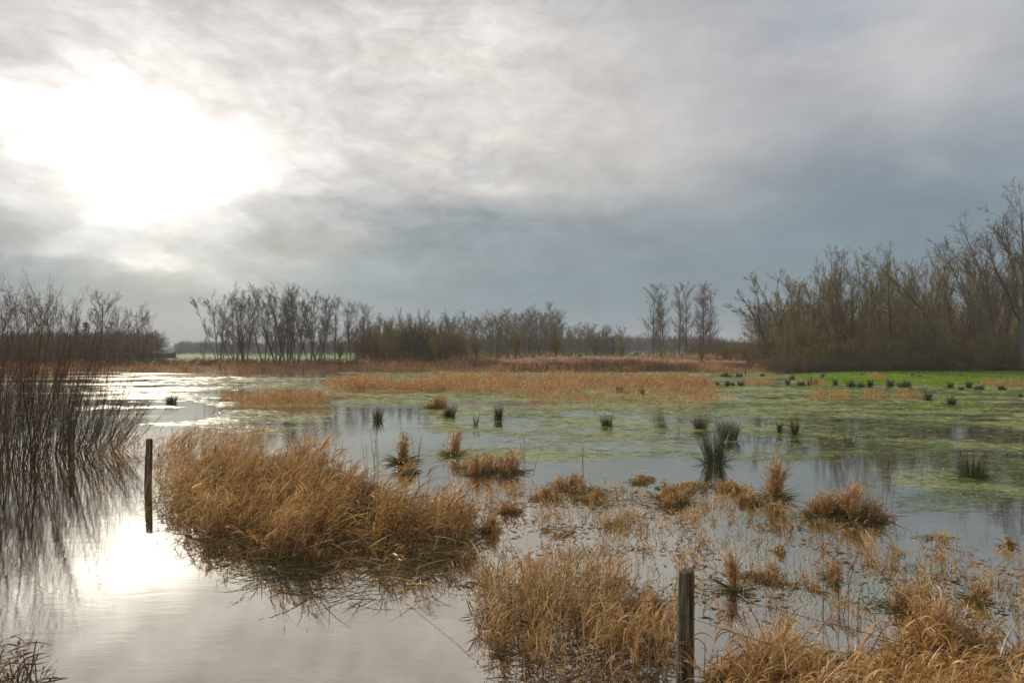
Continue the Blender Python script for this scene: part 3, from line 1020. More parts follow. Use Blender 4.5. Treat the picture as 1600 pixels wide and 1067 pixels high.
# ------------------------------------------------------------------ rush tufts and small grass tussocks
def rush_tuft(px, py, hpx, wpx, label, seed, pale=False):
    x0, D = W(px, py)
    r = np.random.default_rng(seed)
    H = hpx / F * D
    Wd = wpx / F * D
    n = int(np.clip(90 + 16000 / D * Wd, 110, 800))
    if pale:
        n = int(n * 0.25)
    n = int(n * 0.7)
    th = r.uniform(0, 2 * pi, n)
    rr = np.sqrt(r.random(n)) * Wd * r.uniform(0.14, 0.26) * (1 + 0.5 * np.sin(th * 2 + r.uniform(0, 6)))
    z = max(-0.03, float(ground_h(x0, D)) - 0.03)
    P = np.stack([np.cos(th) * rr, np.sin(th) * rr, np.full(n, 0.0)], 1)
    tilt = np.abs(r.normal(0.0, 0.11, n)) + rr / (Wd + 1e-6) * 0.55
    hd = th + r.normal(0, 0.6, n)
    wd = np.clip(0.0045 * D / 12, 0.0045, 0.028)
    mb = MB()
    pts = curves(P, hd, tilt, r.uniform(0, 0.35, n), H * (r.uniform(0.3, 1.12, n)) * (1 - 0.25 * np.abs(np.sin(th + seed))), 4)
    nb = int(n * r.uniform(0.02, 0.22))
    ribbons(mb, pts[nb:], wd * r.uniform(0.7, 1.3, n - nb), 0, tip=0.25)
    if nb:
        ribbons(mb, pts[:nb], wd * r.uniform(0.7, 1.2, nb), 2, tip=0.25)
    # old fallen stems round the foot
    m_ = max(4, n // 7)
    th2 = r.uniform(0, 2 * pi, m_)
    P2 = np.stack([np.cos(th2) * Wd * 0.2, np.sin(th2) * Wd * 0.2, np.full(m_, 0.03)], 1)
    pts = curves(P2, th2, r.uniform(0.7, 1.3, m_), r.uniform(0.2, 0.9, m_), H * r.uniform(0.2, 0.45, m_), 3)
    ribbons(mb, pts, wd * r.uniform(0.7, 1.3, m_), 1 if r.random() < 0.5 else 0)
    o = link('rush_tuft', mb.mesh('rush_tuft', [RUSH, OLIVE, STRAW_FAR]), loc=(x0, D, z))
    tag(o, label, 'rush tuft', 'rush tufts standing in the flood')
    return o


RUSHES = [
    (590, 656, 27, 18, 'thin dark rush tuft, leftmost of four in the calm blue water'),
    (702, 651, 26, 22, 'dark rush tuft beside a reddish grass clump in mid water'),
    (744, 665, 28, 16, 'slim sparse rush tuft between two denser ones in mid water'),
    (779, 656, 30, 22, 'dense upright dark rush tuft in open mid water'),
    (948, 666, 26, 20, 'lone rush tuft in mid water left of the big rush clump'),
    (1094, 670, 30, 26, 'small rush tuft just behind the left side of the big rush clump'),
    (1116, 724, 78, 66, 'biggest and tallest dark rush clump standing in the water'),
    (1138, 685, 40, 40, 'rush tuft touching the back right of the biggest clump'),
    (1218, 676, 22, 14, 'small rush tuft left of a slightly larger one, right of the big clump'),
    (1242, 679, 31, 28, 'mid-sized rush tuft right of its small neighbour on green water'),
    (1325, 696, 34, 34, 'spreading thin rush tuft on green water right of centre'),
    (1520, 745, 50, 66, 'wide open rush tuft near the right edge with green foot'),
    (1450, 626, 18, 24, 'dark rush tuft right beside the compact pinkish grass clump'),
    (1487, 633, 19, 20, 'dark rush tuft alone on the green flood below the meadow'),
    (1418, 606, 16, 20, 'dark rush tuft, right one of a close pair below the meadow'),
    (1408, 606, 14, 14, 'dark rush tuft, left one of a close pair below the meadow'),
    (1391, 605, 16, 17, 'single round dark rush tuft at the edge of the meadow'),
    (1360, 605, 15, 18, 'dark rush tuft, right end of a row of three'),
    (1345, 605, 11, 18, 'low dark rush tuft in the middle of a row of three'),
    (1330, 605, 15, 20, 'dark rush tuft, left end of a row of three'),
    (1305, 602, 13, 14, 'small rush tuft between the row of three and a wide tuft'),
    (1285, 594, 11, 10, 'tiny upright rush tuft behind the others near the wood'),
    (1270, 603, 16, 26, 'wide dark rush tuft in front of the right wood'),
    (1252, 603, 11, 20, 'low dark rush tuft left of the wide one'),
    (1231, 602, 13, 14, 'small rush tuft beside a brown grass clump'),
    (1238, 593, 10, 12, 'tiny dark rush tuft behind a brown grass clump'),
    (1485, 607, 14, 24, 'dark rush tuft, left end of the right meadow row'),
    (1502, 609, 7, 24, 'flat dark rush tuft inside the right meadow row'),
    (1514, 607, 16, 16, 'tallest rush tuft of the right meadow row'),
    (1530, 609, 10, 22, 'low rush tuft, right end of the right meadow row'),
    (1566, 610, 12, 14, 'small rush tuft among dry grass near the right edge'),
    (1595, 621, 9, 14, 'rush tuft touching the right edge of the picture'),
    (1135, 589, 9, 28, 'low dark rush clump below the pollards, left of its twin'),
    (1155, 589, 9, 26, 'low dark rush clump below the pollards, right of its twin'),
    (1120, 602, 10, 8, 'tiny rush tuft at the end of the russet band'),
    (1137, 603, 11, 14, 'small rush tuft, left of a trio right of the russet band'),
    (1145, 603, 8, 12, 'low rush tuft, middle of a trio right of the russet band'),
    (1158, 603, 11, 14, 'small rush tuft, right of a trio right of the russet band'),
    (1192, 589, 8, 12, 'faint small rush tuft at the far edge of the flood'),
    (968, 613, 12, 18, 'dark rush tuft in the front edge of the russet band'),
    (1003, 617, 15, 18, 'taller dark rush tuft in the front edge of the russet band'),
    (268, 629, 18, 18, 'dark rush tuft alone in the glittering water on the left'),
    (1100, 602, 12, 20, 'dark tuft at the right tip of the russet band'),
]
for i, (a, b, c_, d, lab) in enumerate(RUSHES):
    rush_tuft(a, b, c_, d, lab, 200 + i, pale=lab.startswith(('slim sparse', 'spreading')))
rush_tuft(1033, 669, 22, 24, 'faint wispy rush tuft between mid water and the big clump', 290, pale=True)


def tussock(px, py, hpx, wpx, label, seed, mat=0, dens=1.0, upright=0.0, foot=True, name='grass_tussock', hum=0.0):
    x0, D = W(px, py)
    r = np.random.default_rng(seed)
    H = hpx / F * D
    Wd = wpx / F * D
    n = int(np.clip(dens * 900 * Wd / max(0.4, D / 14), 30, 1200))
    n = int(n * 0.55)
    kc = 2 + int(6 * min(1.0, wpx / 60.0))
    cx, cy = r.normal(0, Wd * 0.25, kc), r.normal(0, Wd * 0.2, kc)
    ch = r.uniform(0.45, 1.1, kc)
    ch[0] = 1.1
    cx[0] *= 0.3
    ci = np.minimum(r.integers(0, kc, n), r.integers(0, kc, n))
    x = (cx[ci] + r.normal(0, Wd * 0.09, n)).clip(-Wd * .55, Wd * .55)
    y = (cy[ci] + r.normal(0, Wd * 0.09, n)).clip(-Wd * .55, Wd * .55)
    mb = MB()
    hloc = H * ch[ci]
    z = float(max(ground_h(x0, D), -0.03))
    w0 = np.clip(0.010 * D / 9, 0.009, 0.016)
    grass(mb, x, y, hloc * 0.56, w0 * 0.85, leaves=4, plume=3, mats=(mat, mat, mat), z0=np.zeros(n), stiff=1.0 + upright, cl=5.0, seed=seed * 3.7)
    if foot:
        lodged(mb, x * 1.2, y * 1.2, H * 0.6, w0, 2, z=0.0, zs=0.03)
    o = link(name, mb.mesh(name, [STRAW, STRAW_PALE, OLIVE]), loc=(x0, D, z))
    tag(o, label, 'grass tussock', 'dead grass tussocks in the shallow water')
    return o


TUSS = [
    (1210, 778, 64, 34, 'tall narrow brown grass tussock mirrored right of the big rushes', 0, 1.0, 0.9),
    (1290, 806, 40, 44, 'left hump of the low tan tussock on the right', 0, 1.1, 0),
    (1325, 806, 60, 56, 'middle and tallest hump of the tan tussock on the right', 0, 1.2, 0.3),
    (1362, 810, 34, 52, 'right hump of the low tan tussock trailing towards the edge', 0, 1.1, 0),
    (630, 722, 48, 34, 'upright brown tussock behind the big bed, leftmost of two', 0, 0.9, 0.5),
    (635, 738, 24, 34, 'low greenish tussock in front of the upright brown one', 0, 1.0, 0),
    (712, 712, 44, 28, 'upright brown tussock behind the big bed, right one of two', 0, 0.9, 0.5),
    (745, 735, 36, 70, 'feathery tan tussock, left part of the fringe behind the bed', 0, 0.6, 0.8),
    (790, 738, 38, 70, 'feathery tan tussock, right part of the fringe behind the bed', 0, 0.6, 0.8),
    (905, 765, 30, 70, 'low brown tussock in the middle of the shallow marsh', 0, 0.7, 0.2),
    (850, 778, 24, 60, 'small brown tussock in front of the feathery fringe', 0, 0.5, 0.2),
    (1000, 752, 14, 60, 'flat brown grass strip along the edge of the open water', 0, 1.0, 0),
    (1048, 785, 30, 60, 'rounded tan tussock below the big rush clump, left of centre', 0, 1.3, 0),
    (1080, 762, 14, 80, 'flat orange grass strip just below the big rush clump', 0, 1.0, 0),
    (1140, 765, 18, 60, 'low orange grass strip right of the big rush clump foot', 0, 1.0, 0),
    (1165, 785, 22, 40, 'small tan tussock left of the tall narrow one', 0, 0.8, 0),
    (685, 637, 20, 30, 'small reddish grass clump in mid water beside a rush tuft', 0, 1.5, 1.5),
    (455, 802, 70, 34, 'dark upright clump sticking up inside the big dead grass bed', 0, 1.5, 1.0),
    (1148, 925, 80, 14, 'tall thin plume of tan grass right of the near wooden post', 1, 1.2, 1.3),
    (925, 780, 20, 36, 'curled brown tuft in the shallow marsh, centre', 0, 0.7, 0),
    (790, 800, 26, 50, 'loose brown tuft right of the big dead grass bed', 0, 0.5, 0.3),
    (770, 830, 34, 34, 'upright brown tuft touching the right end of the big bed', 0, 0.7, 0.8),
    (1010, 955, 40, 60, 'tan tuft just behind the open front bed of grass', 1, 0.7, 0.3),
    (1175, 905, 24, 70, 'low curled brown tuft behind the near post, right', 1, 0.6, 0),
    (1230, 915, 20, 60, 'flat curled tuft in the shallows right of the thin plume', 1, 0.6, 0),
    (1300, 905, 36, 20, 'pale pointed tuft in the right shallows', 1, 1.0, 1.0),
    (1430, 955, 54, 60, 'tan tuft at the back of the right foreground bank', 1, 0.9, 0.4),
    (1530, 940, 40, 30, 'small pale tuft near the right edge shallows', 1, 0.6, 1.0),
    (1215, 862, 22, 30, 'small tan tuft left of the right shallows', 1, 0.5, 0.5),
    (1460, 840, 14, 50, 'tiny brown tuft in open water by the right tussock', 0, 0.5, 0),
    (1575, 855, 24, 24, 'tiny pale tuft close to the right edge', 1, 0.5, 0.8),
    (870, 835, 14, 60, 'flattened brown tuft in the centre shallows', 0, 0.5, 0),
    (960, 822, 14, 50, 'flattened brown tuft right of its like in the centre shallows', 0, 0.5, 0),
]
for i, (a, b, c_, d, lab, mt, dn, up) in enumerate(TUSS):
    tussock(a, b, c_, d, lab, 300 + i, mt, dn, up)
tussock(1180, 1085, 135, 90, 'high drooping tan tussock right of the near wooden post', 350, 1, 1.6, 0.2)
tussock(1460, 1040, 105, 80, 'high tan tussock on the right foreground bank', 351, 1, 1.5, 0.2)


# thin weeds with bare stems
def stem_weed(px, py, hpx, label, seed, n=2, spread=0.12):
    x0, D = W(px, py)
    r = np.random.default_rng(seed)
    H = hpx / F * D
    mb = MB()
    st = curves(np.stack([r.normal(0, spread * 0.3, n), r.normal(0, 0.03, n), np.full(n, -0.03)], 1), r.uniform(0, 6.28, n), r.uniform(0.02, 0.22, n), r.uniform(-0.1, 0.3, n), H * r.uniform(0.7, 1.1, n), 8)
    tubes(mb, st, np.linspace(0.0035, 0.0015, 9)[None].repeat(n, 0) * max(1, D / 9), 4)
    M = n * 9
    idx = np.repeat(np.arange(n), 9)
    p0, d0 = at_t(st[idx], r.uniform(0.3, 1.0, M))
    tw = curves(p0, r.uniform(0, 6.28, M), r.uniform(0.3, 0.9, M), r.uniform(-0.5, 0.8, M), H * r.uniform(0.04, 0.16, M), 3)
    ribbons(mb, tw, np.full(M, 0.006), 0)
    o = link('dry_weed', mb.mesh('dry_weed', [TWIG_BR]), loc=(x0, D, 0))
    tag(o, label, 'dry weed', 'thin dry weeds standing in water')


for i, (a, b, c_, lab, n) in enumerate([
        (915, 732, 56, 'forked thin dry stem in open water left of the big rushes', 2),
        (834, 748, 60, 'single thin dry stem behind the centre shallows', 1),
        (590, 735, 80, 'thin dry stems behind the big bed, left of the two tussocks', 4),
        (572, 742, 60, 'leaning thin dry stem behind the big dead grass bed', 2),
        (650, 730, 60, 'wispy branching stems beside the left brown tussock', 3),
        (1510, 655, 30, 'reddish thin stem on the far green water, right', 1),
        (1385, 790, 80, 'bare branching weed in open water right of the tan tussock', 3),
        (1440, 745, 60, 'lone reddish stem left of the wide right rush tuft', 2),
        (1330, 960, 170, 'tall straw stems leaning in the right shallows', 3),
        (1290, 960, 150, 'straw stems leaning left of the tallest ones', 2),
        (820, 720, 40, 'short stem at the edge of the feathery fringe', 2)]):
    stem_weed(a, b, c_, lab, 400 + i, n)

# arching bramble over the right foreground water
for bi, (pts_px, r0) in enumerate([([(1455, 1000, .30), (1425, 945, .5), (1400, 900, .72), (1385, 855, .85)], 0.004),
                     ([(1200, 1010, .25), (1185, 960, .42), (1150, 915, .5), (1100, 905, .45)], 0.0035),
                     ([(1360, 1020, .35), (1400, 990, .42), (1450, 1000, .40), (1490, 1050, .3)], 0.004)]):
    mb = MB()
    P = []
    for (a, b, z) in pts_px:
        D = 4.9
        P.append(((a - 800) / F * D, D + 0.15 * len(P), EYE - (b - HOR) / F * D))
    P = np.array(P)
    t = np.linspace(0, 3, 13)
    Q = np.stack([np.interp(t, np.arange(4), P[:, k]) for k in range(3)], 1)
    Q[1:-1] = (Q[:-2] + Q[1:-1] + Q[2:]) / 3
    tubes(mb, Q[None], np.linspace(r0, r0 * 0.4, 13)[None], 5)
    idx = rng.integers(1, 12, 30)
    tw = curves(Q[idx], rng.uniform(0, 6.28, 30), rng.uniform(0.2, 1.5, 30), rng.uniform(0, 1, 30), rng.uniform(0.02, 0.10, 30), 3)
    ribbons(mb, tw, np.full(30, 0.003), 0)
    lab = ['long red-brown bramble shoot rising left above the right bank grass', 'thin bramble shoot arching from the near post to the right', 'low bramble shoot arching over the right foreground bank'][bi]
    tag(link('bramble_shoot', mb.mesh('bramble_shoot', [TWIG_RED])), lab, 'bramble')

# ------------------------------------------------------------------ fence
def post(px, base_py, top_h, rad, label, lean=(0, 0), seed=1, z0=-0.4):
    x0, D = W(px, base_py)
    r = np.random.default_rng(seed)
    mb = MB()
    n, k = 20, 26
    ang = np.arange(n) * 2 * pi / n
    prof = 1 + 0.08 * np.sin(ang * 2 + r.uniform(0, 6)) + 0.06 * np.sin(ang * 5 + r.uniform(0, 6)) + r.normal(0, 0.035, n)
    zs = np.linspace(z0, top_h, k)
    V = []
    for z in zs:
        q_ = prof * (1 + 0.04 * math.sin(z * 5) + 0.10 * (1 - z)) * rad * (1 + 0.03 * np.sin(ang * 3 + z * 4)) + r.normal(0, 0.0007, n)
        V.append(np.stack([q_ * np.cos(ang) + lean[0] * z, q_ * np.sin(ang) + lean[1] * z, np.full(n, z)], 1))
    # worn, slightly domed and split top
    top = V[-1].copy()
    top[:, 2] += r.normal(0, 0.003, n)
    V[-1] = top
    for s_, dz in ((0.86, 0.010), (0.5, 0.013), (0.02, 0.011)):
        tp = np.stack([prof * rad * s_ * np.cos(ang) + lean[0] * top_h, prof * rad * s_ * np.sin(ang) + lean[1] * top_h, np.full(n, top_h + dz) + r.normal(0, 0.002, n)], 1)
        V.append(tp)
    V = np.array(V)
    rows = len(V)
    a = np.arange(rows - 1)[:, None] * n
    i = np.arange(n)[None]
    j = (i + 1) % n
    mb.add(V, np.stack([a + i, a + j, a + n + j, a + n + i], -1))
    o = link('fence_post', mb.mesh('fence_post', POSTM, True), loc=(x0, D, 0))
    tag(o, label, 'fence post', 'wooden fence posts of the flooded fence')
    return Vector((x0, D, 0))


P_near = post(1070, 1131, 0.98, 0.049, 'thick weathered wooden post in the foreground, mossy with pale grain', (0.012, 0), 1)
P_left = post(231, 760, 0.84, 0.052, 'dark wooden post standing alone in bright water right of the willows', (0.035, 0), 2)
P_far = post(111, 716, 0.86, 0.052, 'dark wooden post half hidden behind the willow shoots', (0.02, 0), 3)
P_next = post(800 + F * 4.9 / 0.9, HOR + EYE * F / 0.9, 1.15, 0.05, 'next wooden fence post up the bank, right of the picture', (0.01, 0), 4)


def wire(a, b, sag, name_label, seed):
    r = np.random.default_rng(seed)
    t = np.linspace(0, 1, 60)
    A = np.array(a)
    B = np.array(b)
    Q = A[None] * (1 - t[:, None]) + B[None] * t[:, None]
    Q[:, 2] -= sag * 4 * t * (1 - t)
    Q += np.cumsum(r.normal(0, 0.002, Q.shape), 0) * np.sin(t * pi)[:, None]
    mb = MB()
    tubes(mb, Q[None], np.full((1, 60), 0.0017), 5)
    L = np.linalg.norm(B - A)
    nb = int(L / 0.12)
    tb = (np.arange(nb) + 0.5) / nb
    C = np.stack([np.interp(tb, t, Q[:, k]) for k in range(3)], 1)
    for s_ in range(2):
        d = unit(r.normal(size=(nb, 3))) * 0.016
        seg = np.stack([C - d, C, C + d], 1)
        tubes(mb, seg, np.full((nb, 3), 0.0012), 3)
    o = link('barbed_wire', mb.mesh('barbed_wire', RUST, True))
    tag(o, name_label, 'barbed wire', 'sagging barbed wires of the flooded fence')


wire((P_near.x, P_near.y, 0.90), (P_next.x, P_next.y, 1.0), 0.05, 'upper rusty barbed wire running right from the near post', 1)
wire((P_near.x, P_near.y, 0.70), (P_next.x, P_next.y, 0.75), 0.08, 'lower rusty barbed wire running right from the near post', 2)
wire((P_near.x, P_near.y, 0.80), (-1.3, 7.0, 0.02), 0.06, 'slack rusty barbed wire dropping from the near post into the grass bed', 3)
wire((P_left.x, P_left.y, 0.62), (P_far.x, P_far.y, 0.6), 0.12, 'rusty barbed wire between the two left posts', 4)
wire((P_far.x, P_far.y, 0.5), (-15.0, 20.4, 0.3), 0.2, 'rusty barbed wire leading left into the willow shoots', 5)

# grass blade wrapped round the near post
mb = MB()
th = np.linspace(0.3, 5.6, 18)
ringp = np.stack([0.058 * np.cos(th), 0.058 * np.sin(th), 0.56 + 0.02 * np.sin(th)], 1)
ribbons(mb, ringp[None], np.array([0.010]), 0)
tails = curves(np.array([[0.03, -0.05, 0.56], [0.035, -0.052, 0.565], [0.02, -0.055, 0.56]]), np.array([-1.0, -0.6, 3.6]), np.array([0.6, 0.2, 1.3]), np.array([2.3, 2.6, 0.6]), np.array([0.16, 0.2, 0.12]), 8)
ribbons(mb, tails, np.array([0.012, 0.011, 0.006]), 0)
tag(link('grass_wisp', mb.mesh('grass_wisp', [STRAW_PALE]), loc=P_near), 'dry grass blades knotted round the near wooden post', 'grass wisp')

for i, (px, ytop, ybase) in enumerate([(344, 570, 581), (352, 574, 581), (373, 571, 581), (410, 573, 581.5), (414, 575, 581), (474, 573, 582), (1165, 578, 586), (290, 573, 581)]):
    x0, D = W(px, ybase)
    H = (ybase - ytop) / F * D
    mb = MB()
    z = np.array([-0.3, 0.3 * H, 0.7 * H, H])
    Q = np.stack([z * 0.02 * (i % 3 - 1), z * 0, z], 1)
    tubes(mb, Q[None], np.array([[0.085, 0.08, 0.08, 0.075]]), 8)
    o = link('bank_post', mb.mesh('bank_post', POSTM), loc=(x0, D, 0))
    names = ['second', 'third', 'fourth', 'fifth', 'sixth', 'seventh', 'last', 'first']
    tag(o, f'short dark fence post on the far bank, {names[i]} from the left', 'fence post', 'small posts on the far bank')


# ------------------------------------------------------------------ trees
def basis(d):
    ref = np.where(np.abs(d[:, 2:3]) > 0.9, np.array([[1.0, 0, 0]]), np.array([[0, 0, 1.0]]))
    u = unit(np.cross(d, ref))
    return u, np.cross(d, u)


def limbs(r, P, d, L, r0, taper, S, wob, up):
    """polylines growing from P along d; up lifts (or drops) the tips"""
    N = len(P)
    pts = np.zeros((N, S + 1, 3))
    pts[:, 0] = P
    d = unit(d)
    up = np.broadcast_to(up, (N,))
    for k in range(S):
        d = unit(d + r.normal(0, wob, (N, 3)) + np.array([0, 0, 1.0]) * up[:, None])
        pts[:, k + 1] = pts[:, k] + d * (L / S)[:, None]
    rad = r0[:, None] * (1 - (1 - taper) * np.linspace(0, 1, S + 1))[None]
    return pts, rad


def shoots(r, pts, rad, L, n, t0, t1, ang, angj, ratio, shape, S, wob, up, rm, rmin, taper=0.4):
    """side limbs on every parent limb"""
    N = len(pts)
    idx = np.repeat(np.arange(N), n)
    M = len(idx)
    t = r.uniform(t0, t1, M)
    p, d = at_t(pts[idx], t)
    u, w = basis(d)
    az_ = r.uniform(0, 2 * pi, M)
    an = np.clip(ang + r.normal(0, angj, M), 0.05, 2.2)
    nd = d * np.cos(an)[:, None] + (u * np.cos(az_)[:, None] + w * np.sin(az_)[:, None]) * np.sin(an)[:, None]
    if shape == 'cone':
        f = 1.0 - 0.8 * t
    elif shape == 'round':
        f = np.sin(pi * np.clip((t - t0) / (1.02 - t0) * 0.8 + 0.15, 0, 1)) + 0.15
    else:
        f = 1.0 - 0.45 * t
    Lc = L[idx] * ratio * f * r.uniform(0.55, 1.25, M)
    q_ = np.clip(t, 0, 0.999) * (rad.shape[1] - 1)
    i = q_.astype(int)
    rp = rad[idx, i] * (1 - (q_ - i)) + rad[idx, i + 1] * (q_ - i)
    rc = np.maximum(rp * rm, rmin)
    a, b = limbs(r, p, nd, Lc, rc, taper, S, wob, up)
    return a, b, Lc


def make_tree(seed, H, trunks, r0, spread, levels, base_spread=0.0, twr=0.006, trunk_up=0.03, wob=0.04, clear=None):
    """returns (trunk MB, crown MB). levels: list of (n, t0, t1, ang, angj, ratio, shape, up, rm)"""
    r = np.random.default_rng(seed)
    if trunks == 1:
        P = np.zeros((1, 3))
        d = np.array([[spread * r.normal(), spread * r.normal(), 1.0]])
        L = np.array([H])
    else:
        th = np.arange(trunks) * 2 * pi / trunks + r.uniform(0, 0.8, trunks)
        P = np.stack([np.cos(th) * base_spread, np.sin(th) * base_spread, np.zeros(trunks)], 1)
        sp = spread * r.uniform(0.3, 1.3, trunks)
        d = np.stack([np.cos(th) * sp, np.sin(th) * sp, np.ones(trunks)], 1)
        L = H * r.uniform(0.8, 1.03, trunks)
    P[:, 2] = -0.25
    pts, rad = limbs(r, P, d, L, np.full(len(P), r0) * (1 if trunks == 1 else 1) * r.uniform(0.75, 1.1, len(P)), 0.12, 12, wob, trunk_up)
    tr = MB()
    tubes(tr, pts, rad, 7)
    cr = MB()
    for li, (n, t0, t1, ang, angj, ratio, shape, up, rm) in enumerate(levels):
        last = li == len(levels) - 1
        pts, rad, L = shoots(r, pts, rad, L, n, t0, t1, ang, angj, ratio, shape, 5 if not last else 3, 0.028 if not last else 0.05, up, rm, twr * (1.0 if last else 1.3))
        tubes(cr, pts, rad, 4 if li == 0 else 3)
    return tr, cr


TEMPL = {}


def template(key, seed, H, trunk_mat, twig_mat, **kw):
    tr, cr = make_tree(seed, H, **kw)
    TEMPL[key] = (tr.mesh(key + '_trunk', trunk_mat, True), cr.mesh(key + '_crown', twig_mat, False), H)


# (n, t0, t1, angle, jitter, ratio, shape, up, radius factor)
for i in range(3):
    template(f'row{i}', 500 + i, 11.5, BARK, TWIG, trunks=[7, 5, 8][i], r0=0.075, spread=0.30, base_spread=0.20, trunk_up=0.025, wob=0.010, twr=0.0085,
             levels=[(17, 0.22, 0.99, 0.55, 0.15, 0.27, 'x', 0.07, 0.34), (9, 0.1, 1.0, 0.50, 0.18, 0.50, 'x', 0.05, 0.6), (5, 0.1, 1.0, 0.45, 0.2, 0.6, 'x', 0.03, 0.6)])
for i in range(3):
    template(f'poplar{i}', 510 + i, 14.5, BARK, TWIG, trunks=1, r0=0.16, spread=0.02, wob=0.018, twr=0.009,
             levels=[(54, 0.18, 0.99, 0.65, 0.15, 0.25, 'x', 0.07, 0.34), (10, 0.1, 1.0, 0.5, 0.18, 0.46, 'x', 0.04, 0.6), (5, 0.2, 1.0, 0.5, 0.25, 0.5, 'x', 0.03, 0.6)])
for i in range(3):
    template(f'broad{i}', 520 + i, 10.0, BARK, TWIG, trunks=1, r0=0.19, spread=0.04, wob=0.03, twr=0.010,
             levels=[(16, 0.22, 0.9, 0.85, 0.2, 0.48, 'x', 0.09, 0.55), (8, 0.25, 1.0, 0.65, 0.2, 0.5, 'x', 0.04, 0.6), (6, 0.2, 1.0, 0.6, 0.25, 0.5, 'x', 0.0, 0.6), (4, 0.3, 1.0, 0.6, 0.2, 0.6, 'x', 0.0, 0.6)])
for i in range(3):
    template(f'olive{i}', 530 + i, 10.0, BARK_OL, TWIG_OL, trunks=[3, 4, 2][i], r0=0.13, spread=0.30, base_spread=0.25, twr=0.009, wob=0.028, trunk_up=0.03,
             levels=[(24, 0.10, 0.98, 0.5, 0.18, 0.32, 'x', 0.05, 0.38), (11, 0.1, 1.0, 0.5, 0.18, 0.45, 'x', 0.03, 0.6), (5, 0.2, 1.0, 0.55, 0.25, 0.5, 'x', 0.0, 0.6)])
for i in range(2):
    template(f'brown{i}', 540 + i, 9.0, BARK, TWIG_BR, trunks=5, r0=0.09, spread=0.26, base_spread=0.3, twr=0.009, wob=0.028, trunk_up=0.035,
             levels=[(22, 0.08, 0.98, 0.45, 0.18, 0.30, 'x', 0.05, 0.38), (9, 0.1, 1.0, 0.5, 0.18, 0.42, 'x', 0.03, 0.6), (5, 0.2, 1.0, 0.5, 0.25, 0.5, 'x', 0.0, 0.6)])
for i in range(3):
    template(f'scrub{i}', 550 + i, 3.6, BARK_OL, [TWIG_BR, TWIG_OL, TWIG_BR][i], trunks=16, r0=0.030, spread=0.95, base_spread=0.7, twr=0.010, wob=0.10, trunk_up=0.0,
             levels=[(9, 0.1, 1.0, 0.7, 0.3, 0.45, 'x', -0.02, 0.6), (8, 0.1, 1.0, 0.7, 0.3, 0.5, 'x', -0.03, 0.6), (5, 0.1, 1.0, 0.7, 0.3, 0.5, 'x', 0.0, 0.6)])


def pollard_template(key, seed, H, hs):
    r = np.random.default_rng(seed)
    tr = MB()
    p, rd = limbs(r, np.array([[0, 0, -0.3]]), np.array([[0.02, 0.01, 1.0]]), np.array([hs + 0.3]), np.array([0.12]), 0.95, 7, 0.03, 0.0)
    rd = rd.copy()
    rd[0, -2:] *= 1.45
    tubes(tr, p, rd, 9)
    head = p[0, -1]
    n = 34
    th = r.uniform(0, 2 * pi, n)
    sp = r.uniform(0.1, 0.85, n)
    P = head + np.stack([np.cos(th) * 0.09, np.sin(th) * 0.09, r.uniform(-0.12, 0.05, n)], 1)
    d = np.stack([np.cos(th) * sp, np.sin(th) * sp, np.ones(n)], 1)
    L = (H - hs) * r.uniform(0.65, 1.05, n)
    pts, rad = limbs(r, P, d, L, np.full(n, 0.028), 0.3, 6, 0.05, 0.07)
    cr = MB()
    tubes(cr, pts, rad, 4)
    pts, rad, L = shoots(r, pts, rad, L, 9, 0.1, 1.0, 0.45, 0.15, 0.36, 'x', 3, 0.08, 0.06, 0.6, 0.009)
    tubes(cr, pts, rad, 3)
    pts, rad, L = shoots(r, pts, rad, L, 3, 0.2, 1.0, 0.45, 0.15, 0.5, 'x', 2, 0.08, 0.03, 0.6, 0.008)
    tubes(cr, pts, rad, 3)
    TEMPL[key] = (tr.mesh(key + '_trunk', BARK, True), cr.mesh(key + '_crown', TWIG_OL), H)


pollard_template('pollard0', 560, 5.2, 1.75)
pollard_template('pollard1', 561, 5.2, 1.6)

# conifer: tiers of dark needled boughs
r = np.random.default_rng(570)
tr = MB()
p, rd = limbs(r, np.array([[0, 0, -0.2]]), np.array([[0, 0, 1.0]]), np.array([8.0]), np.array([0.14]), 0.1, 8, 0.01, 0)
tubes(tr, p, rd, 6)
cr = MB()
pts, rad, L = shoots(r, p, rd, np.array([8.0]), 90, 0.10, 0.99, 1.5, 0.12, 0.27, 'cone', 4, 0.04, -0.03, 0.4, 0.01)
tubes(cr, pts, rad, 3)
M = len(pts) * 60
idx = np.repeat(np.arange(len(pts)), 60)
p0, d0 = at_t(pts[idx], r.uniform(0.05, 1, M))
ribbons(cr, curves(p0, r.uniform(0, 6.28, M), r.uniform(1.0, 1.9, M), r.uniform(0, 0.5, M), r.uniform(0.12, 0.35, M), 2), np.full(M, 0.06), 1)
TEMPL['conifer'] = (tr.mesh('conifer_trunk', BARK, True), cr.mesh('conifer_crown', [BARK, CONIF]), 8.0)


def plant_tree(name, key, px, D, ytop, label, cat, group, rot=None, wide=1.0, tilt=0.0):
    tm, cm, H0 = TEMPL[key]
    x = (px - 800) / F * D
    z = float(ground_h(x, D))
    Ht = EYE + (HOR - ytop) / F * D - z
    s = Ht / H0
    e = link(name, None, loc=(x, D, z))
    e.rotation_euler = (0, tilt, rng.uniform(0, 6.28) if rot is None else rot)
    e.scale = (s * wide, s * wide, s)
    tag(e, label, cat, group)
    link('trunk', tm, e)
    link('crown', cm, e)
    return e


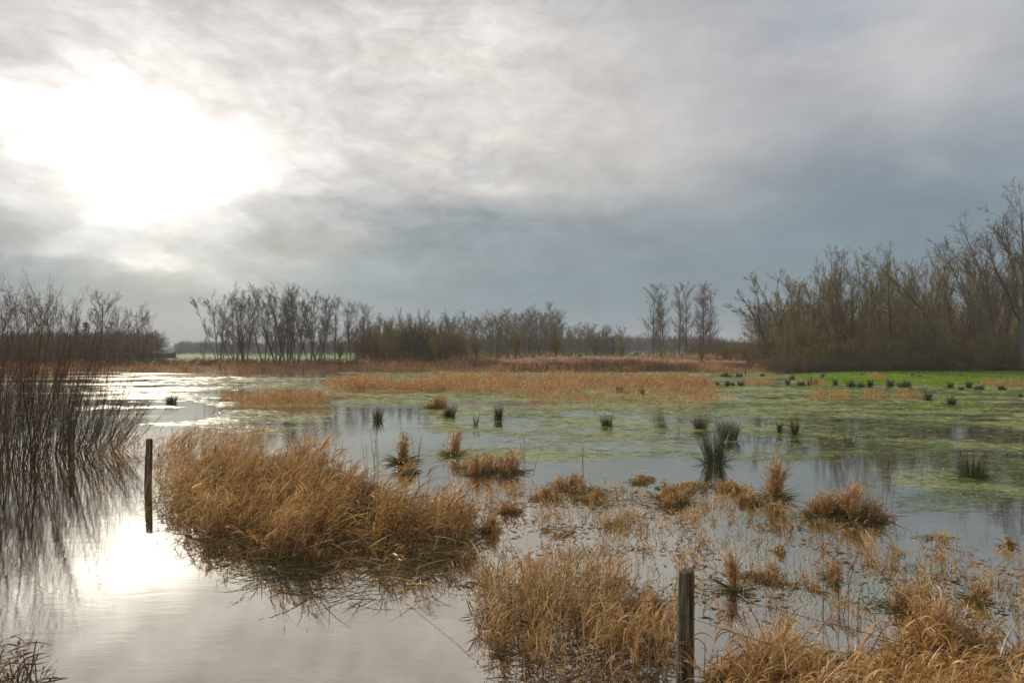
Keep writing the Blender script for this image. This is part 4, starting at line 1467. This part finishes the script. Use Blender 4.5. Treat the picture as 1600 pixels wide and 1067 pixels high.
ORD = ['first', 'second', 'third', 'fourth', 'fifth', 'sixth', 'seventh', 'eighth', 'ninth', 'tenth', 'eleventh', 'twelfth', 'thirteenth', 'fourteenth', 'fifteenth', 'sixteenth', 'seventeenth', 'eighteenth', 'nineteenth', 'twentieth', 'twenty-first', 'twenty-second', 'twenty-third', 'twenty-fourth']


def row(name, items, lab, cat, group, keys, D0, D1, seed, wide=(0.9, 1.1)):
    r = np.random.default_rng(seed)
    items = sorted(items)
    for i, it in enumerate(items):
        px, yt = it[:2]
        k = keys[int(r.integers(len(keys)))] if len(it) < 3 else it[2]
        D = r.uniform(D0, D1) if len(it) < 4 else it[3]
        plant_tree(name, k, px, D, yt, lab.format(o=ORD[i]), cat, group, wide=r.uniform(*wide))


# row of tall multi-stemmed trees on the left bank
row('willow_tree', [(344, 452), (366, 456), (382, 452), (413, 450), (434, 449), (449, 456), (462, 450), (485, 453), (497, 462)],
    '{o} from the left in the row of tall bare multi-stemmed trees', 'tree', 'tall bare multi-stemmed trees on the left bank', ['row0', 'row1', 'row2'], 105, 110, 1, (1.05, 1.3))
row('alder_tree', [(507, 470), (523, 474), (541, 480), (549, 478), (557, 480), (568, 481), (576, 484)],
    '{o} from the left of the slim bare trees right of the tall row', 'tree', 'slim bare trees beside the dark grove', ['poplar0', 'poplar1', 'poplar2'], 106, 116, 2, (1.0, 1.3))
# dark grove
row('grove_tree', [(590, 492), (602, 494), (618, 490), (634, 494), (648, 489), (660, 492), (672, 496), (684, 496), (698, 505), (708, 518), (718, 530)],
    '{o} from the left in the front of the dense dark grove', 'tree', 'bare bushy trees of the dense dark grove', ['olive0', 'olive1', 'brown0', 'brown1', 'olive2'], 106, 114, 3, (0.8, 1.0))
r = np.random.default_rng(4)
for i in range(12):
    px = 568 + i * 12.5
    plant_tree('grove_tree', ['brown0', 'brown1', 'olive1'][i % 3], px, r.uniform(116, 132), 498 + (12 if px > 690 else 0) + r.uniform(0, 8), 'bushy bare tree buried in the back of the dense dark grove', 'tree', 'back trees of the dense dark grove', wide=1.0)
r = np.random.default_rng(41)
for i in range(20):
    px = 572 + i * 7.4
    yt = 500 + 4 * math.sin(i * 1.7) + max(0, px - 680) * 0.55
    plant_tree('grove_bush', ['scrub1', 'scrub2', 'scrub0'][i % 3], px, r.uniform(108, 120), yt + r.uniform(0, 12), 'tall dense bush filling the body of the dark grove', 'bush', 'dense bushes filling the dark grove', wide=0.62)
row('scrub_bush', [(566, 552), (584, 548), (603, 545), (622, 545), (641, 545), (660, 545), (680, 545), (700, 546), (719, 548), (735, 554)],
    '{o} bush from the left along the foot of the dark grove', 'bush', 'bushes at the foot of the dark grove', ['scrub0', 'scrub1', 'scrub2'], 104, 108, 5, (1.0, 1.2))
# trees behind, centre
row('poplar_tree', [(703, 494), (713, 497), (724, 492), (737, 500)],
    '{o} from the left of the pale bare trees right of the dark grove', 'tree', 'pale bare trees right of the dark grove', ['broad0', 'broad2'], 150, 170, 6, (0.9, 1.1))
row('poplar_tree', [(770, 488), (780, 484), (792, 485), (803, 482), (815, 484), (826, 486), (838, 484), (849, 480), (860, 476), (868, 492)],
    '{o} from the left in the clump of tall bare trees in the centre', 'tree', 'tall bare trees in the centre distance', ['poplar0', 'poplar1', 'row0', 'row1'], 140, 160, 7, (1.2, 1.5))
row('bare_tree', [(883, 512), (895, 514), (908, 512), (920, 508), (932, 510), (944, 512), (955, 518)],
    '{o} from the left of the small bare trees above the reed bed', 'tree', 'small bare trees behind the reed bed', ['broad0', 'broad1', 'broad2', 'row2'], 150, 180, 8, (1.2, 1.5))
r = np.random.default_rng(88)
for i in range(22):
    px = 696 + i * 12.3
    yt = (498 if px < 755 else 492 if px < 875 else 515) + r.uniform(0, 12)
    plant_tree('bare_tree', ['broad0', 'row1', 'broad1', 'row2'][i % 4], px, r.uniform(175, 215), yt, 'bare tree in the far back line behind the centre clump and reed bed', 'tree', 'back line of bare trees, centre', wide=1.3)
plant_tree('bare_tree', 'broad1', 971, 120, 513, 'lone rounded bare tree rising right behind the reed bed', 'tree', None, wide=0.8)
row('scrub_bush', [(745, 548), (765, 545), (788, 544), (812, 544), (835, 545), (858, 545), (880, 546), (905, 547), (930, 547), (955, 548)],
    '{o} bush from the left in the thicket behind the reed bed', 'bush', 'bushes behind the reed bed', ['scrub0', 'scrub1', 'scrub2'], 128, 138, 9, (1.2, 1.6))
# tall poplars right of centre
row('poplar_tree', [(1020, 455, 'poplar0', 120), (1031, 470, 'poplar1', 124), (1040, 452, 'poplar2', 120), (1061, 452, 'poplar1', 122), (1073, 452, 'poplar0', 120), (1092, 456, 'poplar2', 122), (1099, 447, 'poplar1', 119), (1108, 462, 'poplar0', 123)],
    '{o} from the left of the tall poplars right of the reed bed', 'poplar', 'tall poplars right of the reed bed', ['poplar0'], 118, 124, 10, (1.1, 1.35))
plant_tree('willow_bush', 'olive1', 1036, 105, 533, 'rounded olive willow bush at the foot of the tall poplars', 'bush', None, wide=1.5)
row('scrub_bush', [(985, 549), (1005, 547), (1060, 548), (1080, 546), (1105, 546), (1130, 545)],
    '{o} bush from the left in the low dark thicket behind the poplars', 'bush', 'low bushes behind the tall poplars', ['scrub0', 'scrub2'], 130, 140, 11, (1.2, 1.7))
# pollard willows standing at the water's edge
row('pollard_willow', [(606, 520, 'pollard0', 91), (680, 515, 'pollard1', 90), (743, 517, 'pollard0', 91), (806, 503, 'pollard1', 92), (869, 512, 'pollard0', 92), (971, 530, 'pollard1', 104), (1097, 540, 'pollard0', 92), (1133, 538, 'pollard1', 96), (532, 520, 'pollard1', 88), (1165, 536, 'pollard0', 97)],
    '{o} small pollard willow from the left along the far water edge', 'pollard willow', 'pollard willows along the far water edge', ['pollard0'], 90, 92, 12, (0.8, 1.1))
# left grove behind the willow shoots
row('bare_tree', [(5, 470), (22, 462), (38, 468), (58, 474), (78, 470), (98, 476), (115, 474), (132, 480), (170, 476), (184, 486), (205, 478), (217, 484), (228, 490)],
    '{o} bare tree from the left in the far left grove', 'tree', 'bare trees of the far left grove', ['poplar0', 'row1', 'poplar2', 'broad0'], 106, 116, 13, (0.8, 1.0))
plant_tree('bare_tree', 'broad2', 154, 110, 461, 'rounded bare tree, tallest of the far left grove', 'tree', 'bare trees of the far left grove', wide=0.85)
plant_tree('conifer_tree', 'conifer', 133, 122, 502, 'small dark conifer among the bare trees of the left grove', 'conifer', None)
plant_tree('conifer_tree', 'conifer', 122, 126, 515, 'lower dark conifer left of the taller one in the left grove', 'conifer', None)
row('scrub_bush', [(0, 530), (25, 528), (50, 530), (78, 528), (105, 530), (130, 532), (158, 532), (182, 536), (205, 538)],
    '{o} bush from the left under the far left grove', 'bush', 'bushes under the far left grove', ['scrub0', 'scrub1', 'scrub2'], 112, 122, 14, (1.1, 1.4))
TEMPL['redbush'] = (TEMPL['scrub0'][0], TEMPL['scrub0'][1].copy(), TEMPL['scrub0'][2])
TEMPL['redbush'][1].materials[0] = TWIG_RED
plant_tree('beech_bush', 'redbush', 232, 118, 530, 'rusty red-brown bush at the right end of the left grove', 'bush', None, wide=1.1)
plant_tree('beech_bush', 'redbush', 212, 119, 534, 'rusty bush just left of the redder one in the left grove', 'bush', None, wide=1.1)
plant_tree('bare_tree', 'broad0', 318, 112, 528, 'small slanting bare sapling left of the tall row', 'tree', None, wide=0.8)

# ---- right wood
row('willow_tree', [(1252, 425, 'olive0', 84), (1268, 432, 'brown0', 90), (1290, 415, 'brown1', 88), (1315, 398, 'poplar1', 92), (1301, 402, 'poplar0', 90), (1328, 418, 'brown0', 86),
                    (1352, 412, 'olive1', 84), (1376, 402, 'olive2', 88), (1398, 398, 'brown1', 86), (1418, 402, 'olive0', 90), (1440, 404, 'brown0', 88), (1462, 408, 'olive2', 92), (1482, 402, 'poplar2', 96), (1505, 398, 'brown1', 90), (1530, 405, 'olive1', 94), (1560, 400, 'brown0', 92), (1590, 395, 'olive0', 94), (1625, 390, 'brown1', 88)],
    '{o} tree from the left in the front of the bare right wood', 'tree', 'bare trees of the right wood', ['olive0'], 84, 92, 15, (0.75, 0.95))
r = np.random.default_rng(16)
for i in range(13):
    px = 1240 + i * 31
    plant_tree('wood_tree', ['brown0', 'broad1', 'poplar2', 'olive2', 'broad0'][i % 5], px, r.uniform(98, 125), (452 if px < 1290 else 436) + r.uniform(-8, 18), 'bare tree deep inside the right wood', 'tree', 'inner trees of the right wood', wide=0.95)
row('scrub_bush', [(1225, 548), (1245, 540), (1265, 536), (1287, 534), (1308, 532), (1330, 530), (1352, 528), (1374, 526), (1396, 526), (1418, 528), (1440, 526), (1462, 528), (1484, 530), (1506, 528), (1528, 526), (1550, 528), (1572, 526), (1594, 526), (1616, 526)],
    '{o} bush from the left in the brown thicket edging the right wood', 'bush', 'thicket bushes edging the right wood', ['scrub0', 'scrub1', 'scrub2'], 77, 81, 17, (0.9, 1.2))
r = np.random.default_rng(18)
for i in range(20):
    px = 1232 + i * 20.5
    plant_tree('scrub_bush', ['scrub0', 'scrub1', 'scrub2'][i % 3], px, r.uniform(82, 90), 506 + r.uniform(-6, 12), 'dense bush in the second line of the right thicket', 'bush', 'second line of thicket bushes, right wood', wide=1.05)
for i in range(24):
    px = 1226 + i * 17.5
    plant_tree('scrub_bush', ['scrub2', 'scrub0', 'scrub1'][i % 3], px, r.uniform(76, 79.5), 560 + r.uniform(-5, 4), 'low bramble bush at the very foot of the right wood', 'bush', 'low brambles at the foot of the right wood', wide=2.0)
row('scrub_bush', [(1118, 540), (1180, 540), (1196, 546), (1150, 530), (1166, 527)],
    '{o} dark round bush from the left between poplars and leaning tree', 'bush', 'dark bushes left of the leaning tree', ['scrub1', 'olive1', 'scrub2'], 96, 104, 19, (1.2, 1.5))


def custom_tree(name, px, D, stems, label, seed, r0, twr, mats, cat='tree', group=None, dens=1.0, leafy=None):
    """a tree whose main limbs follow given picture-plane polylines at its own distance, with depth and full branching"""
    r = np.random.default_rng(seed)
    x0 = (px - 800) / F * D
    z0 = float(ground_h(x0, D))
    e = link(name, None, loc=(x0, D, z0))
    tag(e, label, cat, group)
    tr, cr = MB(), MB()
    allp, allr, allL = [], [], []
    for (poly, rs, depth) in stems:
        P = []
        k = len(poly)
        for i, (a, b) in enumerate(poly):
            t = i / (k - 1)
            dd = depth * t
            P.append(((a - 800) / F * (D + dd) - x0, dd, EYE + (HOR - b) / F * (D + dd) - z0))
        P = np.array(P)
        s = np.linspace(0, k - 1, 13)
        Q = np.stack([np.interp(s, np.arange(k), P[:, c_]) for c_ in range(3)], 1)
        for _ in range(2):
            Q[1:-1] = (Q[:-2] + 2 * Q[1:-1] + Q[2:]) / 4
        Q[1:] += r.normal(0, 0.06, (12, 3))
        allp.append(Q)
        allr.append(np.linspace(rs, rs * 0.12, 13))
        allL.append(np.linalg.norm(np.diff(Q, axis=0), axis=1).sum())
    pts, rad, L = np.array(allp), np.array(allr), np.array(allL)
    tubes(tr, pts, rad, 7)
    p1, r1, L1 = shoots(r, pts, rad, L, int(30 * dens), 0.15, 0.99, 0.55, 0.18, 0.24, 'x', 6, 0.05, 0.05, 0.5, twr * 1.4)
    tubes(cr, p1, r1, 4)
    p2, r2, L2 = shoots(r, p1, r1, L1, 9, 0.15, 1.0, 0.6, 0.2, 0.42, 'x', 4, 0.05, 0.03, 0.6, twr * 1.15)
    tubes(cr, p2, r2, 3)
    p3, r3, L3 = shoots(r, p2, r2, L2, 6, 0.2, 1.0, 0.5, 0.2, 0.5, 'x', 3, 0.06, 0.02, 0.6, twr * 0.85)
    tubes(cr, p3, r3, 3)
    link('trunk', tr.mesh('trunk', mats[0], True), e)
    link('crown', cr.mesh('crown', mats[1]), e)
    return e


custom_tree('leaning_tree', 1207, 84, [
    ([(1207, 577), (1197, 545), (1188, 515), (1172, 480), (1150, 455)], 0.17, 1.0),
    ([(1200, 550), (1190, 520), (1180, 500), (1155, 488), (1143, 478)], 0.09, -2.0),
    ([(1193, 530), (1187, 500), (1186, 470), (1178, 440)], 0.10, 2.0)],
    'leaning bare tree with fan of branches at the left end of the right wood', 700, 0.17, 0.011, (BARK, TWIG), dens=0.8)
custom_tree('leaning_tree', 1238, 82, [
    ([(1238, 577), (1228, 540), (1213, 500), (1195, 460), (1178, 435)], 0.16, 1.5),
    ([(1232, 560), (1226, 520), (1218, 470), (1212, 425)], 0.12, -1.0),
    ([(1240, 577), (1240, 530), (1246, 480), (1250, 440)], 0.12, 2.0)],
    'bare yellowish tree just right of the leaning one', 701, 0.16, 0.011, (BARK_OL, TWIG_OL), dens=0.8)
custom_tree('tall_tree', 1562, 78, [
    ([(1562, 582), (1552, 525), (1540, 465), (1527, 410), (1508, 362)], 0.20, 2.0),
    ([(1555, 560), (1530, 510), (1505, 460), (1485, 415), (1470, 385)], 0.12, -2.0),
    ([(1553, 525), (1548, 480), (1538, 425), (1530, 390)], 0.11, 3.0),
    ([(1540, 480), (1525, 440), (1500, 405), (1475, 380)], 0.08, 1.0)],
    'tall bare tree with up-left sweeping limbs near the right edge', 702, 0.2, 0.011, (BARK, TWIG))
custom_tree('tall_tree', 1597, 76, [
    ([(1597, 582), (1594, 500), (1585, 435), (1575, 380), (1568, 340)], 0.22, 1.0),
    ([(1597, 560), (1600, 480), (1600, 410), (1598, 350), (1592, 312)], 0.2, 3.0),
    ([(1594, 500), (1565, 440), (1548, 405), (1540, 370)], 0.12, -2.0),
    ([(1600, 490), (1620, 420), (1630, 370), (1625, 325)], 0.15, 1.0),
    ([(1590, 450), (1580, 390), (1562, 370), (1550, 352)], 0.09, 3.0)],
    'tallest bare tree, cut by the right edge of the picture', 703, 0.22, 0.011, (BARK, TWIG), dens=1.1)
for j, (ss, lab) in enumerate([
        ([([(1530, 572), (1480, 540), (1430, 505), (1385, 480), (1335, 462)], 0.13, 0.0), ([(1500, 550), (1460, 505), (1420, 460), (1370, 420)], 0.11, 2.0), ([(1480, 540), (1440, 480), (1400, 440), (1360, 405)], 0.09, -1.0)],
         'half fallen willow sweeping up to the left before the right wood'),
        ([([(1480, 575), (1430, 548), (1385, 530), (1340, 520)], 0.09, -1.0), ([(1470, 570), (1440, 530), (1400, 480), (1375, 440)], 0.10, 1.0)],
         'lower fallen willow limbs left of the half fallen one')]):
    px0 = ss[0][0][0][0]
    custom_tree('fallen_willow', px0, 79 + j, ss, lab, 710 + j, 0.12, 0.011, (BARK_OL, TWIG_OL), dens=1.1)

# ------------------------------------------------------------------ willow shoots in the left foreground
def willow_shrub(px, py, n, ytop, lean, spread, label, seed, lbias=0.0):
    r = np.random.default_rng(seed)
    x0, D = W(px, py)
    Ht = EYE + (HOR - ytop) / F * D
    e = link('willow_shrub', None, loc=(x0, D, 0))
    tag(e, label, 'willow shrub', 'willow shrubs standing in the left water')
    n = int(n * 0.52)
    th = r.uniform(0, 2 * pi, n)
    P = np.stack([np.cos(th), np.sin(th), np.zeros(n)], 1) * np.sqrt(r.random(n))[:, None] * 0.62
    P[:, 2] = -0.1
    d = np.stack([np.cos(th) * spread * r.random(n) + lean * r.uniform(0.2, 1.3, n), np.sin(th) * spread * r.random(n), np.ones(n)], 1)
    L = Ht * r.uniform(0.35, 1.0, n) ** 0.8 * (1.0 + 0.10 * r.random(n))
    L[:3] = Ht * 1.12
    thick = np.where(r.random(n) < 0.12, 2.1, 1.0)
    pts, rad = limbs(r, P, d, L, r.uniform(0.003, 0.0080, n) * r.uniform(0.7, 1.2, n) * thick, 0.2, 10, 0.035, 0.02)
    st, cr = MB(), MB()
    tubes(st, pts, rad, 5)
    p1, r1, L1 = shoots(r, pts, rad, L, 7, 0.2, 0.98, 0.42, 0.15, 0.26, 'x', 4, 0.06, 0.05, 0.5, 0.0028)
    tubes(cr, p1, r1, 3)
    p2, r2, L2 = shoots(r, p1, r1, L1, 3, 0.2, 1.0, 0.45, 0.15, 0.4, 'x', 2, 0.06, 0.03, 0.6, 0.0022)
    tubes(cr, p2, r2, 3)
    link('stems', st.mesh('willow_stems', WILLOW, True), e)
    link('twigs', cr.mesh('willow_twigs', WILLOW), e)


willow_shrub(-70, 735, 150, 455, 0.05, 0.35, 'dense willow shrub cut by the left edge of the picture', 801)
willow_shrub(10, 728, 170, 452, 0.05, 0.30, 'densest dark willow shrub close to the left edge', 802)
willow_shrub(42, 728, 90, 440, 0.02, 0.25, 'tallest willow shrub with one whip far above the rest', 803)
willow_shrub(70, 712, 120, 470, 0.10, 0.34, 'willow shrub behind the half hidden fence post', 804)
willow_shrub(98, 700, 110, 500, 0.34, 0.35, 'willow shrub with shoots fanning right over the water', 805)
willow_shrub(145, 707, 150, 580, 0.75, 0.55, 'lowest willow shrub leaning far right towards the lone post', 806)
willow_shrub(-20, 690, 130, 468, 0.05, 0.30, 'willow shrub at the back by the left edge', 807)
willow_shrub(135, 694, 90, 500, 0.26, 0.35, 'thin willow shrub behind the fanning one', 808)
willow_shrub(-120, 760, 90, 480, 0.25, 0.35, 'willow shrub reaching in from beyond the left edge', 809)
# dead litter round their feet
mb = MB()
x, y = scatter([(-80, 690), (130, 690), (190, 730), (140, 760), (-80, 770)], 60, seed=90, thr=0.3)
grass(mb, x, y, 0.16, 0.008, leaves=3, plume=0)
tag(link('willow_litter', mb.mesh('willow_litter', [SODDEN])), 'dark dead grass and debris at the feet of the willow shrubs', 'litter', kind='stuff')

# ------------------------------------------------------------------ far things
# barn among the fields, left
bx0, bD = (257 - 800) / F * 225, 225
bz = float(ground_h(bx0, bD))
barn = link('barn', None, loc=(bx0, bD, bz))
barn.rotation_euler = (0, 0, 0.25)
barn.scale = (0.85, 0.85, 0.78)
tag(barn, 'low barn with a pale roof right of the left grove', 'barn')
BRICK, q = new_mat('barn_boards')
pos = q.n('ShaderNodeTexCoord').outputs['Object']
c = q.ramp(q.noise(q.v('MULTIPLY', pos, (6, 6, 0.6)), 1.0, 4), [(0.3, (0.05, 0.035, 0.03)), (0.7, (0.12, 0.075, 0.06))])
p = q.n('ShaderNodeBsdfPrincipled')
q.link(c, p.inputs['Base Color'])
p.inputs['Roughness'].default_value = 0.9
q.link(p.outputs[0], q.n('ShaderNodeOutputMaterial').inputs[0])
ROOF, q = new_mat('barn_roof_sheets')
pos = q.n('ShaderNodeTexCoord').outputs['Object']
c = q.ramp(q.noise(q.v('MULTIPLY', pos, (1.0, 8, 1)), 1.0, 4), [(0.3, (0.28, 0.28, 0.28)), (0.7, (0.5, 0.5, 0.5))])
p = q.n('ShaderNodeBsdfPrincipled')
q.link(c, p.inputs['Base Color'])
p.inputs['Roughness'].default_value = 0.5
q.link(p.outputs[0], q.n('ShaderNodeOutputMaterial').inputs[0])


def boxm(mb, x0, x1, y0, y1, z0, z1):
    v = [(x0, y0, z0), (x1, y0, z0), (x1, y1, z0), (x0, y1, z0), (x0, y0, z1), (x1, y0, z1), (x1, y1, z1), (x0, y1, z1)]
    mb.add(v, [(0, 1, 5, 4), (1, 2, 6, 5), (2, 3, 7, 6), (3, 0, 4, 7), (4, 5, 6, 7), (3, 2, 1, 0)])


mb = MB()
boxm(mb, -4.5, 3.5, -3, 3, -0.3, 2.0)
v = [(-4.5, -3, 2.0), (-4.5, 3, 2.0), (-4.5, 0, 3.2), (-4.5, 0, 3.2), (3.5, -3, 2.0), (3.5, 3, 2.0), (3.5, 0, 3.2), (3.5, 0, 3.2)]
mb.add(v, [(0, 1, 2, 3), (5, 4, 7, 6)])
link('wall', mb.mesh('barn_wall', BRICK), barn)
mb = MB()
for s_ in (-1, 1):
    v = [(-4.8, s_ * 3.4, 1.86), (3.8, s_ * 3.4, 1.86), (3.8, 0, 3.24), (-4.8, 0, 3.24), (-4.8, s_ * 3.4, 1.98), (3.8, s_ * 3.4, 1.98), (3.8, 0, 3.38), (-4.8, 0, 3.38)]
    mb.add(v, [(0, 1, 2, 3), (4, 7, 6, 5), (0, 4, 5, 1), (0, 3, 7, 4), (1, 5, 6, 2)])
link('roof', mb.mesh('barn_roof', ROOF), barn)
mb = MB()
boxm(mb, -1.5, 0.9, -3.06, -2.98, 0, 1.8)
link('door', mb.mesh('barn_door', BARK), barn)


# distant woods that read as one mass: twig clouds with real depth
def wood_mass(px0, px1, D, depth, ytop, n_crowns, label, seed, mat, step=0.55, dip=4):
    r = np.random.default_rng(seed)
    mb = MB()
    for i in range(n_crowns):
        px = px0 + (px1 - px0) * (i + r.random()) / n_crowns
        d = D + r.uniform(0, depth)
        x = (px - 800) / F * d
        z0 = float(ground_h(x, d))
        top = EYE + (HOR - ytop - r.uniform(-1.5, dip)) / F * d - z0
        rad = top * r.uniform(0.25, 0.4)
        n = 420
        u = unit(r.normal(size=(n, 3))) * (r.random(n) ** 0.45)[:, None]
        C = np.stack([x + u[:, 0] * rad, d + u[:, 1] * rad, z0 + top * 0.52 + u[:, 2] * top * 0.48], 1)
        dirs = unit(u * np.array([1, 1, 0.6]) + np.array([0, 0, 0.9]) + r.normal(0, 0.35, (n, 3)))
        Lg = r.uniform(0.6, 1.6, n) * step * 2
        seg = np.stack([C, C + dirs * Lg[:, None] * 0.5, C + (dirs + r.normal(0, 0.2, (n, 3))) * Lg[:, None]], 1)
        ribbons(mb, seg, np.full(n, 0.10 * step * 2), 0, tip=0.3)
        t = np.array([[[x, d, z0 - 0.3], [x + r.normal(0, 0.2), d, z0 + top * 0.5], [x + r.normal(0, 0.3), d, z0 + top * 0.9]]])
        tubes(mb, t, np.array([[0.2, 0.14, 0.05]]), 5)
    tag(link('distant_wood', mb.mesh('distant_wood', [mat])), label, 'wood', kind='stuff')


wood_mass(930, 1130, 330, 60, 527, 55, 'low grey line of distant wood beyond the reed bed', 901, TWIG, 0.8)
wood_mass(600, 960, 260, 60, 528, 80, 'distant wood showing between the centre trees', 902, TWIG, 0.7)
wood_mass(1080, 1260, 180, 40, 536, 60, 'far dark wood behind the poplars and the leaning tree', 903, TWIG_BR, 0.5)
wood_mass(276, 340, 480, 80, 537, 26, 'hazy rounded wood on the horizon between grove and tall row', 904, TWIG, 1.1, 6)
wood_mass(338, 600, 330, 80, 535, 60, 'hazy low wood seen between the trunks of the tall row', 905, TWIG, 0.9, 6)
wood_mass(-100, 250, 180, 60, 520, 90, 'far wood filling the back of the left grove', 906, TWIG_BR, 0.55)
wood_mass(1180, 1800, 150, 50, 470, 120, 'deep back of the wood on the right', 907, TWIG_BR, 0.6, 16)
wood_mass(-600, 1900, 1100, 300, 543, 240, 'faint wooded horizon beyond the fields', 908, TWIG, 2.2, 3)

# molehills on the meadow
for i, (px, py) in enumerate([(1286, 588.5), (1346, 589), (1425, 590), (1436, 591), (1500, 590), (1562, 592), (1260, 586)]):
    x0, D = W(px, py)
    z = float(ground_h(x0, D))
    mb = MB()
    r = np.random.default_rng(950 + i)
    V = []
    n = 12
    for k, (rr, zz) in enumerate([(0.32, -0.05), (0.27, 0.06), (0.18, 0.15), (0.08, 0.2), (0.01, 0.21)]):
        a = np.arange(n) * 2 * pi / n
        V.append(np.stack([rr * np.cos(a) * (1 + r.normal(0, .1, n)), rr * np.sin(a), zz + r.normal(0, .01, n)], 1))
    a = np.arange(4)[:, None] * n
    ii = np.arange(n)[None]
    jj = (ii + 1) % n
    mb.add(np.array(V), np.stack([a + ii, a + jj, a + n + jj, a + n + ii], -1))
    tag(link('molehill', mb.mesh('molehill', BARK, True), loc=(x0, D, z)), 'small dark molehill on the bright green meadow', 'molehill', 'molehills on the meadow')

# ------------------------------------------------------------------ air
HZ, q = new_mat('haze')
pv = q.n('ShaderNodeVolumePrincipled')
pv.inputs['Color'].default_value = (0.86, 0.92, 1.0, 1)
pv.inputs['Density'].default_value = 0.00055
pv.inputs['Anisotropy'].default_value = 0.0
out = q.n('ShaderNodeOutputMaterial')
q.link(pv.outputs[0], out.inputs['Volume'])
mb = MB()
boxm(mb, -7400, 7400, -80, 3200, -2.0, 42)
# the box encloses the ground sheet on every side
hz = link('haze', mb.mesh('haze', HZ))
tag(hz, 'thin winter haze over the marsh', kind='stuff')
